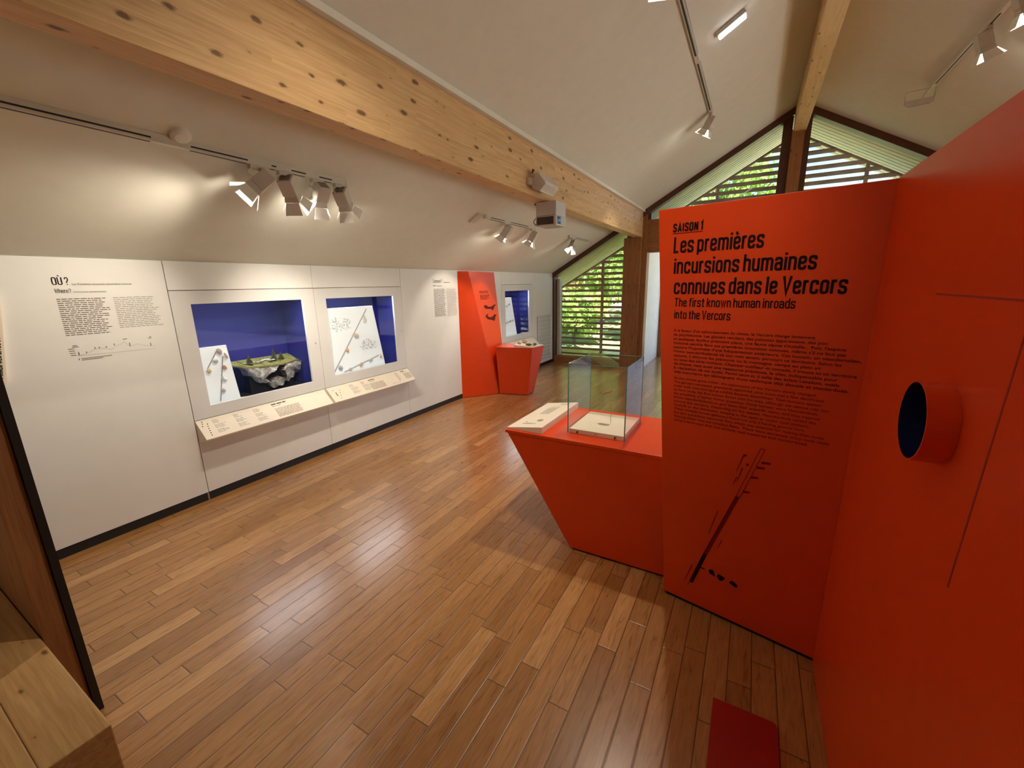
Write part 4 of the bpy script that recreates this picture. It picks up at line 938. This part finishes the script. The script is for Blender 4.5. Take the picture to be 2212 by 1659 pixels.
for k, (x, y, z, r, m, lab) in enumerate([(-2.960, 5.405, 0.7645, (0.036, 0.030, 0.020), 'stone1', 'small round beige stone on the white tray, nearest the kiosk'), (-2.945, 5.545, 0.772, (0.044, 0.040, 0.026), 'stone1', 'larger beige stone at the back of the white tray'), (-2.80, 5.40, 0.752, (0.056, 0.034, 0.017), 'stone2', 'dark grey flint at the front of the white tray'), (-2.735, 5.47, 0.748, (0.036, 0.03, 0.016), 'stone2', 'dark grey flint beside the front right edge of the tray')]):
    bm = bm_new(); blob(bm, (x, y, z), r, 210+k, 0.25, 3); tag(obj('stone', bm, m, smooth=True), lab, 'stone', 'stones on the tray')

# ------------------------------------------------------------------ left foreground: wall end, post, beam
bm = bm_new(); bx(bm, -3.57, -2.085, 0.3065, 0.328, 0, 1.42); tag(obj('partition_end', bm, 'black'), 'thin black partition edge rising at the left picture edge', 'partition')
bm = bm_new(); bx(bm, -3.30, -2.100, 0.2385, 0.3055, 0, 1.42); tag(obj('timber_post', bm, 'darkw', bevel=0.004), 'dark brown timber post behind the pale beam at lower left', 'post')
t = thing('timber_beam', 'pale sawn timber beam crossing the lower left corner', 'beam', (-1.9, 0.1, 0))
bm = bm_new(); bx(bm, -3.4, -1.48, -0.60, 0.096, 0.22, 0.40); obj('block', bm, 'railw', t, bevel=0.004)
bm = bm_new(); bx(bm, -3.4, -1.48, 0.0965, 0.236, 0.0, 0.40); t2 = obj('end_block', bm, 'railw', t, bevel=0.004)
bm = bm_new(); bx(bm, -3.3, -1.55, -0.55, 0.09, 0, 0.22); obj('footing', bm, 'darkw', t)
# red plate on the floor
bm = bm_new(); pts = []
x0, x1, y0, y1, r_ = 0.015, 0.229, 1.06, 1.51, 0.022
for (cx, cy, a0) in ((x1-r_, y1-r_, 0), (x0+0.003, y1-0.003, 90), (x0+r_, y0+r_, 180), (x1-r_, y0+r_, 270)):
    q_ = 0.003 if a0 == 90 else r_
    for k in range(7):
        a_ = math.radians(a0+90*k/6); pts.append((cx+q_*math.cos(a_), cy+q_*math.sin(a_), 0.0005))
prism(bm, pts, (0, 0, 0.012)); tag(obj('floor_plate', bm, 'red', bevel=0.001), 'dark red rounded plate on the floor at the partition foot', 'floor plate')

# ------------------------------------------------------------------ track lights
def aim_matrix(loc, d): 
    R = frame_of(d).to_4x4(); R.translation = Vector(loc); return R
def spot(label, track_pt, aim, power, angle, drop=0.10, swing=0.0, grp='track spotlights', col=WARM, blend=0.5):
    p = Vector(track_pt); d = (Vector(aim)-p); d.normalize()
    t = thing('track_spotlight', label, 'spotlight', p, grp)
    box_obj('adapter', p.x-0.017, p.x+0.017, p.y-0.045, p.y+0.045, p.z-0.022, p.z, 'lamp', t, bevel=0.003)
    bm = bm_new(); j = p+Vector((0, 0.02, -drop*0.55)); tube(bm, [p+Vector((0, 0.02, -0.02)), j], 0.008, 10); obj('stem', bm, 'lamp', t)
    bm = bm_new(); loop = [p+Vector((0, -0.02, -0.02)) + Vector((0.012, -0.035*math.sin(math.pi*k/10)-0.01, -0.05*k/10+0.0)) for k in range(11)]
    tube(bm, loop, 0.0035, 8); obj('cable_loop', bm, 'lamp', t)
    hp = j + Vector((0, 0, -0.030)) + d*0.02; R = aim_matrix(hp, d)
    # control gear box behind the head
    bm = bm_new(); bx(bm, -0.044, 0.044, -0.042, 0.042, -0.085, 0.022, R); gb = obj('gear_box', bm, 'lamp', t, bevel=0.004)
    bm = bm_new()
    for q in range(6): bx(bm, -0.030, 0.030, -0.030+0.0115*q, -0.0255+0.0115*q, -0.0862, -0.0850, R)
    for q in range(6): bx(bm, -0.030, 0.030, 0.0418, 0.0428, -0.075+0.0125*q, -0.070+0.0125*q, R)
    obj('vent_slots', bm, 'grille', gb)
    bm = bm_new(); loft(bm, [R @ Vector(q) for q in ((-0.038, -0.038, 0.022), (0.038, -0.038, 0.022), (0.038, 0.038, 0.022), (-0.038, 0.038, 0.022))], [R @ Vector(q) for q in ((-0.047, -0.047, 0.060), (0.047, -0.047, 0.060), (0.047, 0.047, 0.060), (-0.047, 0.047, 0.060))]); hd = obj('lamp_head', bm, 'lamp', t, bevel=0.002)
    bm = bm_new(); tube(bm, [R @ Vector((0, 0, 0.0602)), R @ Vector((0, 0, 0.0618))], 0.033, 24); obj('lens', bm, 'lens', hd)
    for a in range(4):
        Q = R @ Matrix.Rotation(a*math.pi/2, 4, 'Z'); o_ = 0.030 if a % 2 else 0.036
        bm = bm_new(); prism(bm, [Q @ Vector(q) for q in ((-0.040, 0.047, 0.060), (0.040, 0.047, 0.060), (0.054, 0.055+o_, 0.122), (-0.054, 0.055+o_, 0.122))], (Q.to_3x3() @ Vector((0, 0.0015, 0))))
        obj('barn_door', bm, 'flap', t)
    L = bpy.data.lights.new('spot_beam', 'SPOT'); L.energy = power; L.spot_size = math.radians(angle); L.spot_blend = blend; L.shadow_soft_size = 0.03; L.color = col
    lo = bpy.data.objects.new('spot_beam', L); COL.objects.link(lo); lo.matrix_world = aim_matrix(hp + d*0.066, -d); 
    lo.matrix_world = R @ Matrix.Translation((0, 0, 0.066)) @ Matrix.Rotation(math.pi, 4, 'X'); adopt(lo, t)
    return t
def track(label, x, y0, y1, slots, side=1):
    z = zc(x); t = thing('light_track', label, 'light track', (x, (y0+y1)/2, z), 'white lighting tracks')
    a = math.atan(S)*(1 if x <= XR else -1)
    bm = bm_new(); bx(bm, x-0.018, x+0.018, y0, y1, z-0.034, z-0.002+0.018*S); obj('rail', bm, 'track', t, bevel=0.002)
    for (p, q) in slots: box_obj('slot', x-0.007, x+0.007, p, q, z-0.0352, z-0.0338, 'black', t); box_obj('slot', x+0.0178, x+0.0186, p, q, z-0.022, z-0.014, 'black', t)
    for yy in (y0, y1): box_obj('end_cap', x-0.02, x+0.02, yy-0.008, yy+0.008, z-0.036, z, 'track', t)
    return t, z
tx = -2.65
_, z1 = track('long white lighting track on the lower left ceiling slope', tx, -2.0, 2.25, [(-1.9, 1.10), (1.27, 1.56), (1.70, 1.73), (1.83, 1.93), (2.03, 2.13)])
zt = z1-0.034
spot('spotlight with open barn doors, leftmost of the four on the long track', (tx, 1.615, zt), (-3.30, 0.30, 1.0), 50, 110, blend=0.8)
spot('spotlight second from the left on the long track', (tx, 1.79, zt), (-3.35, 2.85, 0.9), 34, 76, blend=0.8)
spot('spotlight third from the left on the long track', (tx, 2.02, zt), (-3.85, 2.20, 0.9), 40, 66, blend=1.0)
spot('spotlight rightmost of the four on the long track, nearest its end', (tx, 2.20, zt), (-3.3, 3.4, 0.9), 30, 70, blend=0.8)
spot('added unseen spotlight on the long track outside the left picture edge', (tx, -0.6, zt), (-2.75, -1.3, 0.0), 160, 84, blend=1.0)  # added lamp: its floor bounce brightens the left ceiling
_, z2 = track('short white lighting track above the middle of the left wall', tx, 4.10, 5.30, [(4.2, 4.5), (4.65, 5.1)])
spot('left spotlight on the short track above the middle of the wall', (tx, 4.57, zt), (-3.5, 4.45, 1.2), 24, 64)
spot('right spotlight on the short track, at its far end beside the beam', (tx, 5.27, zt), (-3.45, 5.15, 1.0), 26, 60)
_, z3 = track('shortest white lighting track near the gable window', tx, 6.55, 7.62, [(6.8, 7.4)])
spot('single spotlight on the shortest track near the gable', (tx, 6.72, zt), (-3.0, 5.75, 0.75), 14, 60)
cx = -0.632
_, z4 = track('white lighting track high on the slope left of the ridge beam', cx, -1.0, 5.85, [(1.5, 4.40), (4.55, 5.75)])
zt4 = z4-0.034
spot('single spotlight at the far end of the high track left of the ridge', (cx, 5.86, zt4), (-2.3, 6.3, 0.5), 40, 60)
spot('spotlight on the high track above the orange counter, out of frame', (cx-0.02, 2.95, zt4), (-1.25, 2.6, 0.4), 95, 78, blend=1.0)
spot('spotlight on the high track aimed at the partition text, out of frame', (cx, 0.45, zt4), (-0.30, 2.0, 1.95), 55, 36, blend=1.0)
spot('added spotlight on the high track brightening the floor on the left, out of frame', (cx, 1.3, zt4), (-2.3, 1.5, 0.0), 75, 84, blend=1.0)  # added to brighten the left floor and the light it throws upward
rx = 1.372
_, z5 = track('white lighting track on the slope right of the ridge beam', rx, 2.0, 6.30, [(4.9, 6.2)])
zt5 = z5-0.034
spot('bright spotlight on the right hand track, the lower of two', (rx, 5.10, zt5), (2.3, 5.6, 1.2), 45, 70, grp='right track spotlights')
spot('bright spotlight on the right hand track, cut by the top picture edge', (rx, 4.52, zt5), (2.3, 4.9, 1.2), 45, 70, grp='right track spotlights')
# hanging floodlight at the end of that track
t = thing('floodlight', 'grey rectangular floodlight hanging on a wire bracket right of the ridge', 'floodlight', (1.30, 6.33, 3.40))
R = Matrix.Translation((1.295, 6.33, 3.355)) @ Matrix.Rotation(math.radians(-8), 4, 'Z') @ Matrix.Rotation(math.radians(12), 4, 'X')
bm = bm_new(); bx(bm, -0.11, 0.11, -0.05, 0.05, -0.022, 0.030, R); obj('housing', bm, 'silver', t, bevel=0.006)
bm = bm_new(); bx(bm, -0.09, 0.09, -0.040, 0.035, -0.0235, -0.0215, R); obj('glass_front', bm, 'grille', t)
bm = bm_new(); tube(bm, [R @ Vector(q) for q in ((-0.112, 0, 0), (-0.112, 0.03, 0.115), (0.112, 0.03, 0.115), (0.112, 0, 0))], 0.0035, 8); obj('bracket', bm, 'silver', t)
bm = bm_new(); tube(bm, [(rx, 6.30, zc(rx)-0.02), (1.345, 6.33, zc(1.34)-0.06), (1.315, 6.34, 3.39)], 0.004, 8); obj('cable', bm, 'silver', t)
# emergency light
t = thing('emergency_light', 'small lit emergency light box on the ceiling left of the ridge beam', 'light', (-0.38, 4.38, zc(-0.38)))
Rm = Matrix.Translation((-0.385, 4.39, zc(-0.385))) @ Matrix.Rotation(-math.atan(S), 4, 'Y')
bm = bm_new(); bx(bm, -0.115, 0.115, -0.035, 0.035, -0.035, -0.001, Rm); obj('body', bm, 'silver', t, bevel=0.003)
bm = bm_new(); bx(bm, -0.108, 0.108, -0.029, 0.029, -0.052, -0.035, Rm); obj('diffuser', bm, 'led', t, bevel=0.003)
# smoke detector behind the long track
bm = bm_new(); Rm = Matrix.Translation((-2.612, 1.22, zc(-2.612))) @ Matrix.Rotation(-math.atan(S), 4, 'Y')
tube(bm, [Rm @ Vector((0, 0, 0.0)), Rm @ Vector((0, 0, -0.016)), Rm @ Vector((0, 0, -0.024))], [0.048, 0.046, 0.030], 28); tag(obj('smoke_detector', bm, 'ceil', smooth=False), 'round white ceiling disc behind the long lighting track', 'smoke detector')
# junction plate at the start of the short track
bm = bm_new(); Rm = Matrix.Translation((-2.70, 4.00, zc(-2.70))) @ Matrix.Rotation(-math.atan(S), 4, 'Y')
bx(bm, -0.07, 0.07, -0.05, 0.05, -0.022, -0.001, Rm); tag(obj('junction_box', bm, 'track', bevel=0.002), 'flat white junction box at the near end of the short track', 'junction box')

# speaker and projector on the purlin
t = thing('wall_speaker', 'grey speaker bracketed on the purlin above the projector', 'speaker', (-1.83, 3.6, 2.49))
bm = bm_new(); bx(bm, -1.8295, -1.79, 3.52, 3.60, 2.455, 2.515); obj('bracket', bm, 'silver', t, bevel=0.008)
bm = bm_new(); q = [(-1.815, 3.575, 2.44), (-1.80, 3.60, 2.425), (-1.735, 3.70, 2.395), (-1.62, 3.70, 2.44), (-1.60, 3.70, 2.475), (-1.68, 3.62, 2.585)]
prism(bm, [(-1.805, 3.56, 2.475), (-1.795, 3.56, 2.43), (-1.722, 3.56, 2.402), (-1.668, 3.56, 2.452), (-1.672, 3.56, 2.475), (-1.742, 3.56, 2.565)], (0, 0.30, 0)); obj('cabinet', bm, 'silver', t, bevel=0.006)
bm = bm_new(); prism(bm, [(-1.7185, 3.565, 2.4035), (-1.6655, 3.565, 2.4525), (-1.670, 3.565, 2.477), (-1.7195, 3.565, 2.400)], (0, 0.28, 0)); obj('grille', bm, 'track', t)
bm = bm_new(); tube(bm, [(-1.80, 3.58, 2.56), (-1.79, 3.57, 2.585), (-1.775, 3.565, 2.57)], 0.006, 8); obj('cable', bm, 'rubber', t)
t = thing('video_projector', 'silver video projector hanging under the purlin', 'projector', (-1.82, 4.03, 2.385))
bm = bm_new(); bx(bm, -1.995, -1.74, 4.0, 4.18, 2.378, 2.3845); obj('mount_plate', bm, 'black', t)
bm = bm_new(); bx(bm, -1.932, -1.720, 3.915, 4.155, 2.252, 2.378); obj('upper_housing', bm, 'silver', t, bevel=0.003)
bm = bm_new(); bx(bm, -1.936, -1.716, 3.908, 4.160, 2.158, 2.250); lh = obj('lower_housing', bm, 'silver', t, bevel=0.006)
bm = bm_new(); bx(bm, -1.920, -1.742, 3.9055, 3.9085, 2.168, 2.238); obj('vent_grille', bm, 'grille', lh)
bm = bm_new(); bx(bm, -1.7165, -1.7145, 3.94, 4.02, 2.172, 2.240); obj('lens_window', bm, plain('lens_dark', (0.02, 0.03, 0.05), 0.08, spec=0.9), lh)
bm = bm_new(); tube(bm, [(-1.936, 3.93, 2.24)] + [(-1.936-0.030*math.sin(math.pi*k/8), 3.93, 2.24-0.075*k/8) for k in range(1, 8)] + [(-1.936, 3.93, 2.165)], 0.004, 8); obj('cable', bm, 'rubber', t)
bm = bm_new(); bx(bm, -2.00, -1.935, 4.02, 4.06, 2.366, 2.384); obj('side_arm', bm, 'silver', t)
